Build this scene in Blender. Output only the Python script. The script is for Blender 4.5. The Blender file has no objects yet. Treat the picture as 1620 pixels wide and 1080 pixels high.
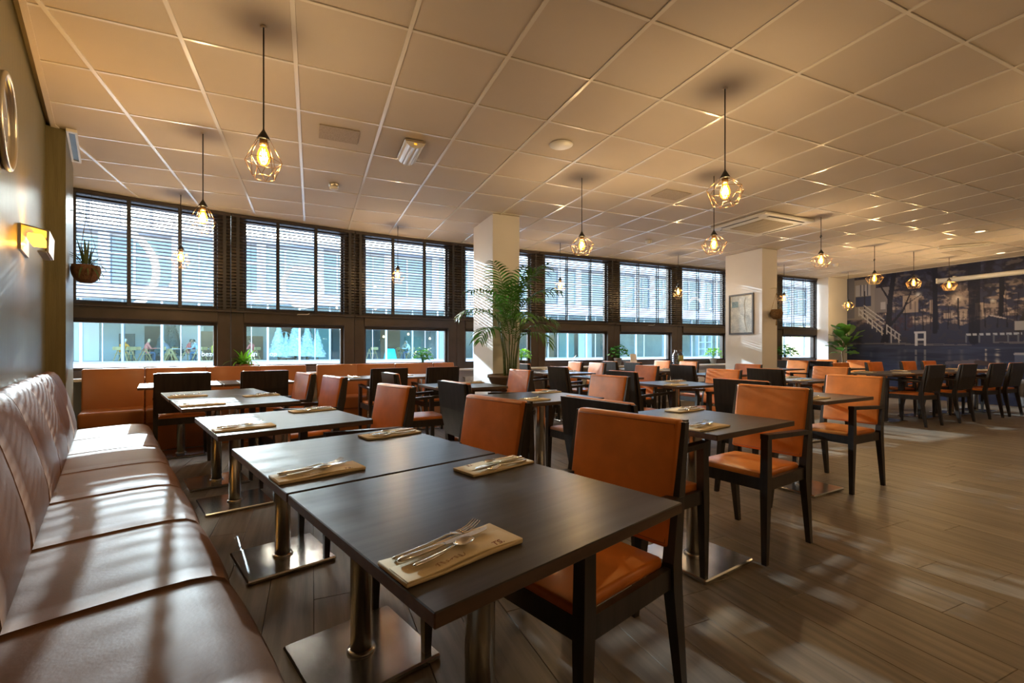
import bpy, bmesh, math, random
import numpy as np
from mathutils import Vector, Matrix, Euler
random.seed(7); rng = np.random.default_rng(7)
S = bpy.context.scene
COL = S.collection
R = math.radians
# ------------------------------------------------------------------ camera
YAW = 0.41395; CAMZ = 1.12; FPX = 721.2; CYP = 551.9
cd = bpy.data.cameras.new('camera'); cam = bpy.data.objects.new('camera', cd); COL.objects.link(cam)
cam.location = (0, 0, CAMZ); cam.rotation_euler = (math.pi/2, 0, -YAW)
cd.sensor_width = 36; cd.lens = FPX/1620*36; cd.shift_y = (CYP-540)/1620; cd.clip_start = .02; cd.clip_end = 300
S.camera = cam
# ------------------------------------------------------------------ sky, sun, exposure
W = bpy.data.worlds.new('sky'); S.world = W; W.use_nodes = True
nt = W.node_tree; nt.nodes.clear()
sky = nt.nodes.new('ShaderNodeTexSky'); sky.sky_type = 'NISHITA'; sky.sun_disc = False
sky.sun_elevation = R(24); sky.sun_rotation = R(-12); sky.air_density = 1.0; sky.dust_density = 2.0; sky.ozone_density = 1.0
bgn = nt.nodes.new('ShaderNodeBackground'); bgn.inputs['Strength'].default_value = 1.2
hsv = nt.nodes.new('ShaderNodeHueSaturation'); hsv.inputs['Saturation'].default_value = 1.0
won = nt.nodes.new('ShaderNodeOutputWorld')
nt.links.new(sky.outputs[0], hsv.inputs['Color']); nt.links.new(hsv.outputs[0], bgn.inputs['Color']); nt.links.new(bgn.outputs[0], won.inputs['Surface'])
SUN_DIR = Vector((.208, -.978, -.30)).normalized()
sl = bpy.data.lights.new('sun', 'SUN'); sun = bpy.data.objects.new('sun', sl); COL.objects.link(sun)
sl.energy = 14.0; sl.color = (1, .93, .84); sl.angle = R(.45)
sun.rotation_euler = SUN_DIR.to_track_quat('-Z', 'Y').to_euler(); sun.location = (-6, 30, 12)
S.view_settings.view_transform = 'Standard'; S.view_settings.look = 'None'; S.view_settings.gamma = 1
S.view_settings.exposure = 0.72; S.view_settings.use_curve_mapping = False
S.cycles.use_denoising = True
S.cycles.max_bounces = 10; S.cycles.transparent_max_bounces = 24; S.cycles.caustics_reflective = False; S.cycles.caustics_refractive = False
S.cycles.sample_clamp_indirect = 6
# ------------------------------------------------------------------ frame of the slanted side of the room
CEIL = CAMZ + 1.796
TH = R(17.83); U = Vector((-math.sin(TH), math.cos(TH))); V = Vector((math.cos(TH), math.sin(TH)))
def UV(u, v): p = U*u + V*v; return (p.x, p.y)
cY, sY = math.cos(YAW), math.sin(YAW)
def project(X, Y, Z):
    xr = X*cY - Y*sY; d = X*sY + Y*cY
    if d < .05: return None
    return 810 + FPX*xr/d, CYP - FPX*(Z-CAMZ)/d, d
# ------------------------------------------------------------------ materials
MATS = {}
def mat(name, base, rough=.5, metal=0., coat=0., spec=.5, nscale=None, namt=.15, stretch=(1,1,1), bump=None, rand=0., island=0., emit=None, estr=0., sheen=0., tint2=None, ndetail=4):
    if name in MATS: return MATS[name]
    m = bpy.data.materials.new(name); m.use_nodes = True; MATS[name] = m
    t = m.node_tree; b = t.nodes['Principled BSDF']; L = t.links
    b.inputs['Base Color'].default_value = (*base, 1); b.inputs['Roughness'].default_value = rough
    b.inputs['Metallic'].default_value = metal; b.inputs['Coat Weight'].default_value = coat; b.inputs['Coat Roughness'].default_value = .15
    b.inputs['Specular IOR Level'].default_value = spec
    if sheen: b.inputs['Sheen Weight'].default_value = sheen
    if emit: b.inputs['Emission Color'].default_value = (*emit, 1); b.inputs['Emission Strength'].default_value = estr
    col = None
    tc = t.nodes.new('ShaderNodeTexCoord'); mp = t.nodes.new('ShaderNodeMapping'); mp.inputs['Scale'].default_value = stretch
    L.new(tc.outputs['Object'], mp.inputs['Vector'])
    if rand or island:   # shift the grain from piece to piece
        if island: g = t.nodes.new('ShaderNodeNewGeometry'); ro = g.outputs['Random Per Island']
        else: g = t.nodes.new('ShaderNodeObjectInfo'); ro = g.outputs['Random']
        ad = t.nodes.new('ShaderNodeVectorMath'); ad.operation = 'ADD'
        sc = t.nodes.new('ShaderNodeMath'); sc.operation = 'MULTIPLY'; sc.inputs[1].default_value = 37.
        L.new(ro, sc.inputs[0]); L.new(tc.outputs['Object'], ad.inputs[0]); L.new(sc.outputs[0], ad.inputs[1]); L.new(ad.outputs[0], mp.inputs['Vector'])
    if nscale:
        n = t.nodes.new('ShaderNodeTexNoise'); n.inputs['Scale'].default_value = nscale; n.inputs['Detail'].default_value = ndetail
        L.new(mp.outputs[0], n.inputs['Vector'])
        cr = t.nodes.new('ShaderNodeValToRGB'); e = cr.color_ramp.elements
        e[0].position = .3; e[1].position = .7
        c2 = tint2 or base
        e[0].color = (*[max(0, c*(1-namt)) for c in base], 1); e[1].color = (*[min(1, c*(1+namt)) for c in c2], 1)
        L.new(n.outputs['Fac'], cr.inputs['Fac']); col = cr.outputs[0]
    if rand or island:
        h = t.nodes.new('ShaderNodeHueSaturation')
        mr = t.nodes.new('ShaderNodeMapRange'); k = rand or island
        mr.inputs['To Min'].default_value = 1-k; mr.inputs['To Max'].default_value = 1+k
        L.new(ro, mr.inputs['Value']); L.new(mr.outputs[0], h.inputs['Value'])
        if col: L.new(col, h.inputs['Color'])
        else: h.inputs['Color'].default_value = (*base, 1)
        col = h.outputs[0]
    if col: L.new(col, b.inputs['Base Color'])
    if bump:
        n2 = t.nodes.new('ShaderNodeTexNoise'); n2.inputs['Scale'].default_value = bump[0]; n2.inputs['Detail'].default_value = 3
        L.new(mp.outputs[0], n2.inputs['Vector'])
        bp = t.nodes.new('ShaderNodeBump'); bp.inputs['Strength'].default_value = bump[1]; bp.inputs['Distance'].default_value = .01
        L.new(n2.outputs['Fac'], bp.inputs['Height']); L.new(bp.outputs[0], b.inputs['Normal'])
    return m
def glassmat(name, tint=(1,1,1), gloss=1.0, rough=.02, ior=1.45, flat=None):
    if name in MATS: return MATS[name]
    m = bpy.data.materials.new(name); m.use_nodes = True; MATS[name] = m
    t = m.node_tree; t.nodes.clear(); L = t.links
    o = t.nodes.new('ShaderNodeOutputMaterial'); tr = t.nodes.new('ShaderNodeBsdfTransparent'); gl = t.nodes.new('ShaderNodeBsdfGlossy'); mx = t.nodes.new('ShaderNodeMixShader')
    tr.inputs[0].default_value = (*tint, 1); gl.inputs['Roughness'].default_value = rough; gl.inputs[0].default_value = (gloss, gloss, gloss, 1)
    lw = t.nodes.new('ShaderNodeLayerWeight'); lw.inputs[0].default_value = .5; pw_ = t.nodes.new('ShaderNodeMath'); pw_.operation = 'POWER'; pw_.inputs[1].default_value = 5
    f0 = ((ior-1)/(ior+1))**2; fr = t.nodes.new('ShaderNodeMapRange'); fr.inputs['To Min'].default_value = f0; fr.inputs['To Max'].default_value = 1
    L.new(lw.outputs['Facing'], pw_.inputs[0]); L.new(pw_.outputs[0], fr.inputs['Value'])
    if flat is None: L.new(fr.outputs[0], mx.inputs[0])
    else: mx.inputs[0].default_value = flat
    L.new(tr.outputs[0], mx.inputs[1]); L.new(gl.outputs[0], mx.inputs[2]); L.new(mx.outputs[0], o.inputs[0])
    return m
def emitmat(name, color, strength):
    if name in MATS: return MATS[name]
    m = bpy.data.materials.new(name); m.use_nodes = True; MATS[name] = m
    t = m.node_tree; t.nodes.clear(); o = t.nodes.new('ShaderNodeOutputMaterial'); e = t.nodes.new('ShaderNodeEmission')
    e.inputs[0].default_value = (*color, 1); e.inputs[1].default_value = strength; t.links.new(e.outputs[0], o.inputs[0]); return m
def leafmat(name, base, var=.25, rough=.45):
    if name in MATS: return MATS[name]
    m = mat(name, base, rough, nscale=6, namt=var, rand=.12)
    t = m.node_tree; b = t.nodes['Principled BSDF']; o = t.nodes['Material Output']
    tl = t.nodes.new('ShaderNodeBsdfTranslucent'); mx = t.nodes.new('ShaderNodeMixShader'); mx.inputs[0].default_value = .3
    tl.inputs[0].default_value = (min(1, base[0]*2.2), min(1, base[1]*2.2), base[2]*1.2, 1)
    t.links.new(b.outputs[0], mx.inputs[1]); t.links.new(tl.outputs[0], mx.inputs[2]); t.links.new(mx.outputs[0], o.inputs[0]); return m

M_floor = mat('oak_floor', (.165, .130, .098), .40, nscale=3.0, namt=.34, stretch=(9, .55, 1), bump=(14, .06), rand=.14, ndetail=8)
M_floor2 = mat('oak_floor_far', (.165, .130, .098), .40, nscale=3.0, namt=.34, stretch=(9, .55, 1), island=.14, ndetail=8)
M_gap = mat('dark_gap', (.02, .016, .012), .9)
M_tile = mat('ceiling_tile', (.58, .515, .46), .8, nscale=1.3, namt=.05, bump=(300, .15), rand=.03)
M_tile2 = mat('ceiling_tile_far', (.58, .515, .46), .8, nscale=1.3, namt=.05, bump=(300, .15), island=.03)
M_tbar = mat('ceiling_bar', (.80, .76, .72), .20, spec=.7)
M_slab = mat('ceiling_slab', (.25, .22, .2), .9)
M_olive = mat('olive_vinyl', (.15, .135, .075), .36, spec=.3, nscale=40, namt=.12, stretch=(1, 1, .06), bump=(160, .14))
M_wallw = mat('white_wall', (.72, .715, .74), .6, nscale=2, namt=.03, bump=(120, .05))
M_wallb = mat('beige_wall', (.55, .50, .43), .6, nscale=2, namt=.04)
M_frame = mat('brown_frame', (.050, .038, .033), .42, nscale=5, namt=.2)
M_blind = mat('dark_blind_wood', (.045, .036, .036), .38, nscale=8, namt=.25, stretch=(.3, 4, 4))
M_tape = mat('blind_tape', (.035, .035, .042), .8)
M_leather = mat('cognac_leather', (.60, .180, .032), .29, coat=.03, spec=.38, nscale=7, namt=.18, bump=(260, .05))
M_leatherd = mat('cognac_seam', (.22, .06, .015), .5)
M_benchl = mat('brown_bench_leather', (.165, .083, .046), .52, coat=0, spec=.06, nscale=3, namt=.16, bump=(90, .06))
M_benchw = mat('tan_bench_leather', (.44, .155, .045), .36, coat=.1, nscale=3, namt=.10, bump=(120, .04))
M_wenge = mat('wenge_wood', (.022, .016, .013), .36, nscale=5, namt=.5, stretch=(6, 6, .5), bump=(60, .04))
M_top = mat('wenge_tabletop', (.038, .031, .030), .30, spec=.19, nscale=4, namt=.35, stretch=(.6, 9, 1), bump=(45, .012), rand=.08)
M_edge = mat('table_edge', (.085, .05, .032), .4, nscale=6, namt=.3, stretch=(.6, 6, 6))
M_steel = mat('brushed_steel', (.56, .54, .51), .26, metal=1, nscale=30, namt=.12, stretch=(1, 1, .05))
M_plate = mat('steel_plate', (.62, .62, .63), .20, metal=1, nscale=6, namt=.22)
M_cut = mat('cutlery_steel', (.72, .70, .66), .16, metal=1)
M_nap = mat('cream_napkin', (.66, .53, .33), .8, nscale=20, namt=.06, bump=(220, .08))
M_ink = mat('red_ink', (.22, .05, .03), .8)
M_black = mat('black_plastic', (.015, .013, .012), .45)
M_copper = mat('copper_wire', (.40, .24, .10), .34, metal=1)
M_bulb = glassmat('amber_glass', (1, .79, .45), 1, .03, 1.25)
_t = M_bulb.node_tree; _o = [n for n in _t.nodes if n.type == 'OUTPUT_MATERIAL'][0]; _m = _o.inputs[0].links[0].from_socket
_e = _t.nodes.new('ShaderNodeEmission'); _e.inputs[0].default_value = (1, .34, .02, 1); _e.inputs[1].default_value = 1.1
_a = _t.nodes.new('ShaderNodeAddShader'); _t.links.new(_m, _a.inputs[0]); _t.links.new(_e.outputs[0], _a.inputs[1]); _t.links.new(_a.outputs[0], _o.inputs[0])
M_fil = emitmat('glowing_filament', (1, .52, .10), 120)
M_white = mat('white_plastic', (.78, .77, .74), .4)
M_whitem = mat('white_metal', (.72, .72, .71), .45)
M_glass = glassmat('window_glass', (.95, .985, .98), 1, .0, 1.35)
M_clear = glassmat('clear_glass', (.96, .98, .98), 1, .0, 1.5)
M_vinyl = mat('white_vinyl', (.85, .85, .85), .5)
_t = M_vinyl.node_tree; _l = _t.nodes.new('ShaderNodeBsdfTranslucent'); _l.inputs[0].default_value = (1, 1, 1, 1); _x = _t.nodes.new('ShaderNodeMixShader'); _x.inputs[0].default_value = .6
_t.links.new(_t.nodes['Principled BSDF'].outputs[0], _x.inputs[1]); _t.links.new(_l.outputs[0], _x.inputs[2]); _t.links.new(_x.outputs[0], _t.nodes['Material Output'].inputs[0])
M_brass = mat('satin_aluminium', (.62, .58, .50), .35, metal=1)
M_terra = mat('terracotta', (.30, .11, .06), .8, nscale=9, namt=.25)
M_bark = mat('bark', (.16, .10, .05), .85, nscale=12, namt=.3)
M_soil = mat('soil', (.035, .025, .018), .95)
M_palm = leafmat('palm_leaf', (.045, .13, .025)); M_fig = leafmat('fig_leaf', (.05, .12, .03)); M_fern = leafmat('fern_leaf', (.13, .33, .025)); M_bush = leafmat('bush_leaf', (.035, .16, .025))
M_greyfab = mat('grey_fabric', (.11, .10, .10), .9, nscale=60, namt=.2, bump=(200, .2))

# ------------------------------------------------------------------ mesh building
class MB:
    def __init__(s): s.v = []; s.f = []; s.m = []; s.sm = []
    def add(s, vs, fs, mi=0, smooth=False):
        o = len(s.v); s.v += [tuple(v) for v in vs]
        for f in fs: s.f.append([i+o for i in f]); s.m.append(mi); s.sm.append(smooth)
        return s
    def box(s, x0, x1, y0, y1, z0, z1, mi=0):
        return s.hexa([(x0,y0,z0),(x1,y0,z0),(x1,y1,z0),(x0,y1,z0),(x0,y0,z1),(x1,y0,z1),(x1,y1,z1),(x0,y1,z1)], mi)
    def hexa(s, p, mi=0):
        return s.add(p, [(0,3,2,1),(4,5,6,7),(0,1,5,4),(1,2,6,5),(2,3,7,6),(3,0,4,7)], mi)
    def bbox(s, x0, x1, y0, y1, z0, z1, c=.004, mi=0):   # box with chamfered edges
        X=(x0,x1); Y=(y0,y1); Z=(z0,z1); vs=[]; idx={}
        for i in (0,1):
            for j in (0,1):
                for k in (0,1):
                    for a in range(3):
                        p=[X[i],Y[j],Z[k]]
                        d=[c if q==0 else -c for q in (i,j,k)]
                        for b in range(3):
                            if b!=a: p[b]+=d[b]
                        idx[i,j,k,a]=len(vs); vs.append(p)
        fs=[]
        q=lambda a,s_:[(s_,)+t for t in ()]
        for a in range(3):
            b,c2=(a+1)%3,(a+2)%3
            for sd in (0,1):
                r=[]
                for (p,q_) in ((0,0),(1,0),(1,1),(0,1)):
                    t=[0,0,0]; t[a]=sd; t[b]=p; t[c2]=q_; r.append(idx[(*t,a)])
                fs.append(r if sd else r[::-1])
        for a in range(3):      # edges along axis a
            b,c2=(a+1)%3,(a+2)%3
            for p in (0,1):
                for q_ in (0,1):
                    t0=[0,0,0]; t0[b]=p; t0[c2]=q_; t1=list(t0); t1[a]=1
                    r=[idx[(*t0,b)],idx[(*t1,b)],idx[(*t1,c2)],idx[(*t0,c2)]]
                    fs.append(r if p==q_ else r[::-1])
        for i in (0,1):
            for j in (0,1):
                for k in (0,1):
                    r=[idx[i,j,k,0],idx[i,j,k,1],idx[i,j,k,2]]
                    fs.append(r if (i+j+k)%2 else r[::-1])
        return s.add(vs,fs,mi)
    def rbox(s, x0, x1, y0, y1, z0, z1, r=.02, k=3, mi=0, nx=1, ny=1, fn=None):  # rounded box; fn bends points
        def ax(a, b, n):
            t = [(-math.pi/4 + math.pi/4*i/k) for i in range(k)]
            L = [('lo', i/k) for i in range(k)] + [('mid', i/n) for i in range(n+1)] + [('hi', (i+1)/k) for i in range(k)]
            out = []
            for kind, w in L:
                if kind == 'lo': out.append((a + r, -math.tan(math.pi/4*(1-w))))
                elif kind == 'mid': out.append((a + r + (b-a-2*r)*w, 0.))
                else: out.append((b - r, math.tan(math.pi/4*w)))
            return out
        A = [ax(x0, x1, nx), ax(y0, y1, ny), ax(z0, z1, 1)]
        vid = {}; vs = []; fs = []
        def vert(i, j, l):
            if (i, j, l) in vid: return vid[i, j, l]
            c = [A[0][i], A[1][j], A[2][l]]
            d = Vector((c[0][1], c[1][1], c[2][1])); 
            if d.length > 0: d = d.normalized()*r
            p = Vector((c[0][0], c[1][0], c[2][0])) + d
            if fn: p = fn(p)
            vid[i, j, l] = len(vs); vs.append(tuple(p)); return vid[i, j, l]
        n = [len(a)-1 for a in A]
        for a in range(3):
            b, c = (a+1) % 3, (a+2) % 3
            for sd in (0, n[a]):
                for i in range(n[b]):
                    for j in range(n[c]):
                        q = []
                        for di, dj in ((0,0),(1,0),(1,1),(0,1)):
                            t = [0,0,0]; t[a] = sd; t[b] = i+di; t[c] = j+dj; q.append(vert(*t))
                        fs.append(q if sd else q[::-1])
        return s.add(vs, fs, mi, True)
    def tube(s, pts, r, n=6, mi=0, cap=True, smooth=True, flat=1.0):
        pts = [Vector(p) for p in pts]; rs = r if isinstance(r, (list, tuple)) else [r]*len(pts)
        vs = []; fs = []; up = None
        for i, p in enumerate(pts):
            t = (pts[min(i+1, len(pts)-1)] - pts[max(i-1, 0)])
            if t.length < 1e-9: t = Vector((0,0,1))
            t.normalize()
            if up is None: up = Vector((0,0,1)) if abs(t.z) < .9 else Vector((0,1,0))
            a = t.cross(up)
            if a.length < 1e-5: a = t.cross(Vector((1,0,0)))
            a.normalize(); b = a.cross(t).normalized(); up = b
            for k in range(n):
                w = 2*math.pi*k/n; vs.append(p + a*math.cos(w)*rs[i] + b*math.sin(w)*rs[i]*flat)
        for i in range(len(pts)-1):
            for k in range(n): fs.append((i*n+k, i*n+(k+1) % n, (i+1)*n+(k+1) % n, (i+1)*n+k))
        s.add(vs, fs, mi, smooth)
        if cap:
            o = len(s.v)-len(vs)
            s.f.append([o+k for k in range(n)][::-1]); s.m.append(mi); s.sm.append(False)
            s.f.append([o+(len(pts)-1)*n+k for k in range(n)]); s.m.append(mi); s.sm.append(False)
        return s
    def lathe(s, prof, n=16, c=(0,0,0), mi=0, smooth=True, ex=1., ey=1.):
        vs = []; fs = []
        for r, z in prof:
            for k in range(n): w = 2*math.pi*k/n; vs.append((c[0]+r*math.cos(w)*ex, c[1]+r*math.sin(w)*ey, c[2]+z))
        for i in range(len(prof)-1):
            for k in range(n): fs.append((i*n+k, i*n+(k+1) % n, (i+1)*n+(k+1) % n, (i+1)*n+k))
        return s.add(vs, fs, mi, smooth)
    def poly(s, pts, z0, z1, mi=0):      # vertical prism over a convex outline
        n = len(pts); vs = [(x, y, z0) for x, y in pts] + [(x, y, z1) for x, y in pts]
        return s.add(vs, [list(range(n))[::-1], list(range(n, 2*n))] + [(i, (i+1) % n, n+(i+1) % n, n+i) for i in range(n)], mi)
    def xform(s, M):
        s.v = [tuple(M @ Vector(v)) for v in s.v]; return s
    def join(s, o, M=None):
        vs = [M @ Vector(v) for v in o.v] if M else o.v
        b = len(s.v); s.v += [tuple(v) for v in vs]
        for f, m, q in zip(o.f, o.m, o.sm): s.f.append([i+b for i in f]); s.m.append(m); s.sm.append(q)
        return s
    def mesh(s, name, mats):
        me = bpy.data.meshes.new(name); me.from_pydata(s.v, [], s.f)
        for m in (mats if isinstance(mats, (list, tuple)) else [mats]): me.materials.append(m)
        me.polygons.foreach_set('material_index', s.m); me.polygons.foreach_set('use_smooth', s.sm); me.update(); return me
    def build(s, name, mats, parent=None, loc=None, rot=None, **kw):
        return link(name, s.mesh(name, mats), parent, loc, rot, **kw)
def link(name, data, parent=None, loc=None, rot=None, **kw):
    o = bpy.data.objects.new(name, data); COL.objects.link(o)
    if parent: o.parent = parent
    if loc: o.location = loc
    if rot is not None: o.rotation_euler = rot if isinstance(rot, (tuple, list, Euler)) else (0, 0, rot)
    for k, v in kw.items(): o[k] = v
    return o
def thing(name, label, cat, loc=(0,0,0), rz=0., group=None):
    o = link(name, None, None, loc, rz); o.empty_display_size = .05
    o['label'] = label; o['category'] = cat
    if group: o['group'] = group
    return o
def tag(o, label, cat, group=None):
    o['label'] = label; o['category'] = cat
    if group: o['group'] = group
    return o
def struct(o): o['kind'] = 'structure'; return o
def dup(root, loc, rz, label=None, parent=None):
    r = root.copy(); COL.objects.link(r); r.location = loc; r.rotation_euler = (0, 0, rz)
    if label: r['label'] = label
    for ch in list(root.children): _dupc(ch, r)
    return r
def _dupc(ch, par):
    c = ch.copy(); COL.objects.link(c); c.parent = par
    for g in list(ch.children): _dupc(g, c)
def clip(poly, a, b, c):      # keep a*x+b*y<=c
    out = []
    for i in range(len(poly)):
        p, q = poly[i], poly[(i+1) % len(poly)]
        dp, dq = a*p[0]+b*p[1]-c, a*q[0]+b*q[1]-c
        if dp <= 0: out.append(p)
        if dp*dq < 0: t = dp/(dp-dq); out.append((p[0]+(q[0]-p[0])*t, p[1]+(q[1]-p[1])*t))
    return out
# ------------------------------------------------------------------ the room
WV = -.376                        # the slanted left wall
PW = [(-2.85, 6.519), (-.98, 7.035), (.60, 7.33), (2.27, 7.49), (3.84, 7.51), (5.55, 7.52), (7.20, 7.53), (8.80, 7.53), (10.40, 7.53), (12.0, 7.53)]
XR = 12.58; YB = -3.2; Z_SILL = .79; Z_LO0 = .90; Z_LO1 = 1.43; Z_UP0 = 1.66
def ywall(x):
    for (x0, y0), (x1, y1) in zip(PW, PW[1:]):
        if x <= x1: return y0 + (y1-y0)*(x-x0)/(x1-x0)
    return PW[-1][1]
HP = [(-V.x, -V.y, -WV), (1, 0, XR), (0, -1, -YB)]
for (x0, y0), (x1, y1) in list(zip(PW, PW[1:])):
    nx, ny = -(y1-y0), (x1-x0); L = math.hypot(nx, ny); HP.append((nx/L, ny/L, (nx*x0+ny*y0)/L))
def clip_room(p, off=0.):
    for a, b, c in HP:
        p = clip(p, a, b, c+off)
        if len(p) < 3: return []
    return p
BIG = clip_room([(-5, -5), (14, -5), (14, 9), (-5, 9)])
BIGO = clip_room([(-5, -5), (14, -5), (14, 9), (-5, 9)], .30)
def area(p): return abs(sum(p[i][0]*p[(i+1) % len(p)][1]-p[(i+1) % len(p)][0]*p[i][1] for i in range(len(p))))/2
def in_view(cx, cy, z):
    q = project(cx, cy, z); return q and q[2] > .25 and -140 < q[0] < 1760 and -140 < q[1] < 1220
# floor of planks laid towards the windows
floor = struct(MB().poly(BIGO, -.12, -.012).build('floor', M_gap))
pw, pl = .188, 1.24; planks = []
x = -3.0; col = 0
while x < XR:
    y = YB - pl*random.random()
    while y < 8:
        sq = [(x, y), (x+pw, y), (x+pw, y+pl), (x, y+pl)]
        if min(math.hypot(x, y), 99) < 99:
            p = clip_room(sq)
            if len(p) >= 3 and area(p) > .002: planks.append((x+pw/2, y+pl/2, p, len(p) == 4 and abs(area(p)-pw*pl) < 1e-5))
        y += pl
    x += pw
vis = sorted([p for p in planks if in_view(p[0], p[1], 0)], key=lambda p: math.hypot(p[0], p[1]))
near = vis[:296]; nset = set(id(p) for p in near)
g = .0011
me_plank = MB().bbox(-pw/2+g, pw/2-g, -pl/2+g, pl/2-g, -.012, 0, .0014).mesh('plank', M_floor)
rest = MB()
for p in planks:
    if id(p) in nset:
        if p[3]: link('plank', me_plank, floor, (p[0], p[1], 0))
        else: MB().poly([(a-p[0], b-p[1]) for a, b in p[2]], -.012, 0).build('plank', M_floor, floor, (p[0], p[1], 0))
    else:
        c = [(a + (p[0]-a)*.006, b + (p[1]-b)*.0012) for a, b in p[2]]; rest.poly(c, -.012, 0)
rest.build('plank_field', M_floor2, floor, kind='stuff')
# ceiling: slab, tiles, visible grid
ceiling = struct(MB().poly(BIGO, CEIL+.05, CEIL+.35).build('ceiling', M_slab))
GX, GY, GS = -1.892, 3.181, .6
tiles = []
HPc = list(HP)
def clip_ceil(p):
    p = clip(p, -V.x, -V.y, .345)          # the ceiling stops just short of the slanted wall
    return clip_room(p) if len(p) > 2 else []
for i in range(-2, 26):
    for j in range(-12, 9):
        x0, y0 = GX+GS*i, GY+GS*j
        p = clip_ceil([(x0+.010, y0+.010), (x0+GS-.010, y0+.010), (x0+GS-.010, y0+GS-.010), (x0+.010, y0+GS-.010)])
        if len(p) >= 3 and area(p) > .004: tiles.append((x0+GS/2, y0+GS/2, p))
visT = sorted([p for p in tiles if in_view(p[0], p[1], CEIL)], key=lambda p: math.hypot(p[0], p[1]))[:296]
tset = set(id(p) for p in visT); rest = MB()
me_tile = MB().bbox(-.29, .29, -.29, .29, 0, .018, .004).mesh('ceiling_tile', M_tile)
for p in tiles:
    if id(p) in tset:
        if abs(area(p[2])-.58*.58) < 1e-5: link('tile', me_tile, ceiling, (p[0], p[1], CEIL+.003))
        else: MB().poly([(a-p[0], b-p[1]) for a, b in p[2]], 0, .018).build('tile', M_tile, ceiling, (p[0], p[1], CEIL+.003))
    else: rest.poly(p[2], CEIL+.003, CEIL+.021)
rest.build('tile_field', M_tile2, ceiling, kind='stuff')
for i in range(-2, 26):
    x0 = GX+GS*i; p = clip_ceil([(x0-.012, -6), (x0+.012, -6), (x0+.012, 9), (x0-.012, 9)])
    if len(p) >= 3: MB().poly(p, CEIL-.003, CEIL+.028).build('grid_bar', M_tbar, ceiling)
for j in range(-12, 9):
    y0 = GY+GS*j; p = clip_ceil([(-5, y0-.009), (14, y0-.009), (14, y0+.009), (-5, y0+.009)])
    if len(p) >= 3: MB().poly(p, CEIL-.0015, CEIL+.028).build('grid_bar', M_tbar, ceiling)
# edge trim of the ceiling along the slanted wall with the dark gap beside it
struct(MB().box(-.345, -.315, -3.2, 5.21, CEIL-.006, CEIL+.03).build('trim_1', M_tile2, None, (0,0,0), TH))
# slanted left wall and its pier
wl = struct(MB().box(WV-.25, WV, -3.6, 7.10, -.1, CEIL+.06).build('wall_left', M_olive, None, (0,0,0), TH))
struct(MB().box(WV-.05, -.259, 5.22, 6.29, 0, CEIL+.002).build('wall_left_pier', M_olive, None, (0,0,0), TH))
# mural wall, back wall
struct(MB().box(XR, XR+.2, YB-.3, 7.53, -.1, CEIL+.06).build('wall_right', M_wallb))
struct(MB().box(-.2, XR+.3, YB-.25, YB, -.1, CEIL+.06).build('wall_back', M_wallb))
struct(MB().box(11.82, XR+.1, 7.25, 7.53, -.05, CEIL+.002).build('wall_pier', M_wallw))
for k, px in enumerate((2.20, 7.345)):
    struct(MB().bbox(px, px+.39, 5.64, 6.43, 0, CEIL+.002, .004).build('pillar', M_wallw))
struct(MB().box(-.012, 0, .02, 2.6, 0, .0).build('trim_2', M_frame)) if False else None
# ------------------------------------------------------------------ window wall
wall_w = struct(MB().poly([(11.7, 7.62), (11.9, 7.62), (11.9, 7.8), (11.7, 7.8)], 0, Z_SILL-.04).build('wall_window', M_frame))
me_cache = {}
for i, ((x0, y0), (x1, y1)) in enumerate(zip(PW, PW[1:])):
    L = math.hypot(x1-x0, y1-y0); ang = math.atan2(y1-y0, x1-x0)
    b = MB().box(-.05, L+.05, .06, .30, 0, Z_SILL-.03, 0)
    MB().box(-.06, L+.06, .05, .30, -.02, Z_SILL-.03).build('panel', M_wallw, wall_w, (x0, y0, 0), ang)
    sill = struct(MB().bbox(-.02, L+.02, -.17, .22, Z_SILL-.035, Z_SILL, .006).build('trim_%d' % (10+i), M_whitem, None, (x0, y0, 0), ang))
    w = struct(link('window_%d' % (i+1), None, None, (x0, y0, 0), ang))
    fr = MB()
    fr.box(0, L, .03, .20, Z_SILL, Z_LO0-.03); fr.box(0, L, .03, .20, Z_LO1+.03, Z_UP0-.02); fr.box(0, L, .03, .20, CEIL-.05, CEIL+.06)
    fr.build('rail', M_frame, w)
    for a, c in ((.0, .15), (L-.15, L)): MB().bbox(a, c, .02, .20, Z_SILL, CEIL+.05, .004).build('post', M_frame, w)
    for (za, zb) in ((Z_LO0-.03, Z_LO1+.03), (Z_UP0-.02, CEIL-.05)):
        f = MB(); a, c = .15, L-.15; t = .035
        f.bbox(a, c, .085, .15, za, za+t, .003); f.bbox(a, c, .085, .15, zb-t, zb, .003); f.bbox(a, a+t, .085, .15, za+t, zb-t, .003); f.bbox(c-t, c, .085, .15, za+t, zb-t, .003)
        so = f.build('sash', M_frame, w)
        MB().box(a+t-.005, c-t+.005, .116, .121, za+t-.005, zb-t+.005).build('pane', M_glass, so)
    MB().box(.15, L-.15, -.004, .03, Z_LO1+.045, Z_UP0-.035).build('transom_board', M_frame, w)
    if i in (1, 3, 5):
        h = MB(); h.tube([(L*.50, -.012, Z_UP0-.055), (L*.50, -.03, Z_UP0-.05), (L*.58, -.035, Z_UP0-.045), (L*.60, -.03, Z_UP0-.03)], .007, 6)
        h.build('latch', M_brass, w)
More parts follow.
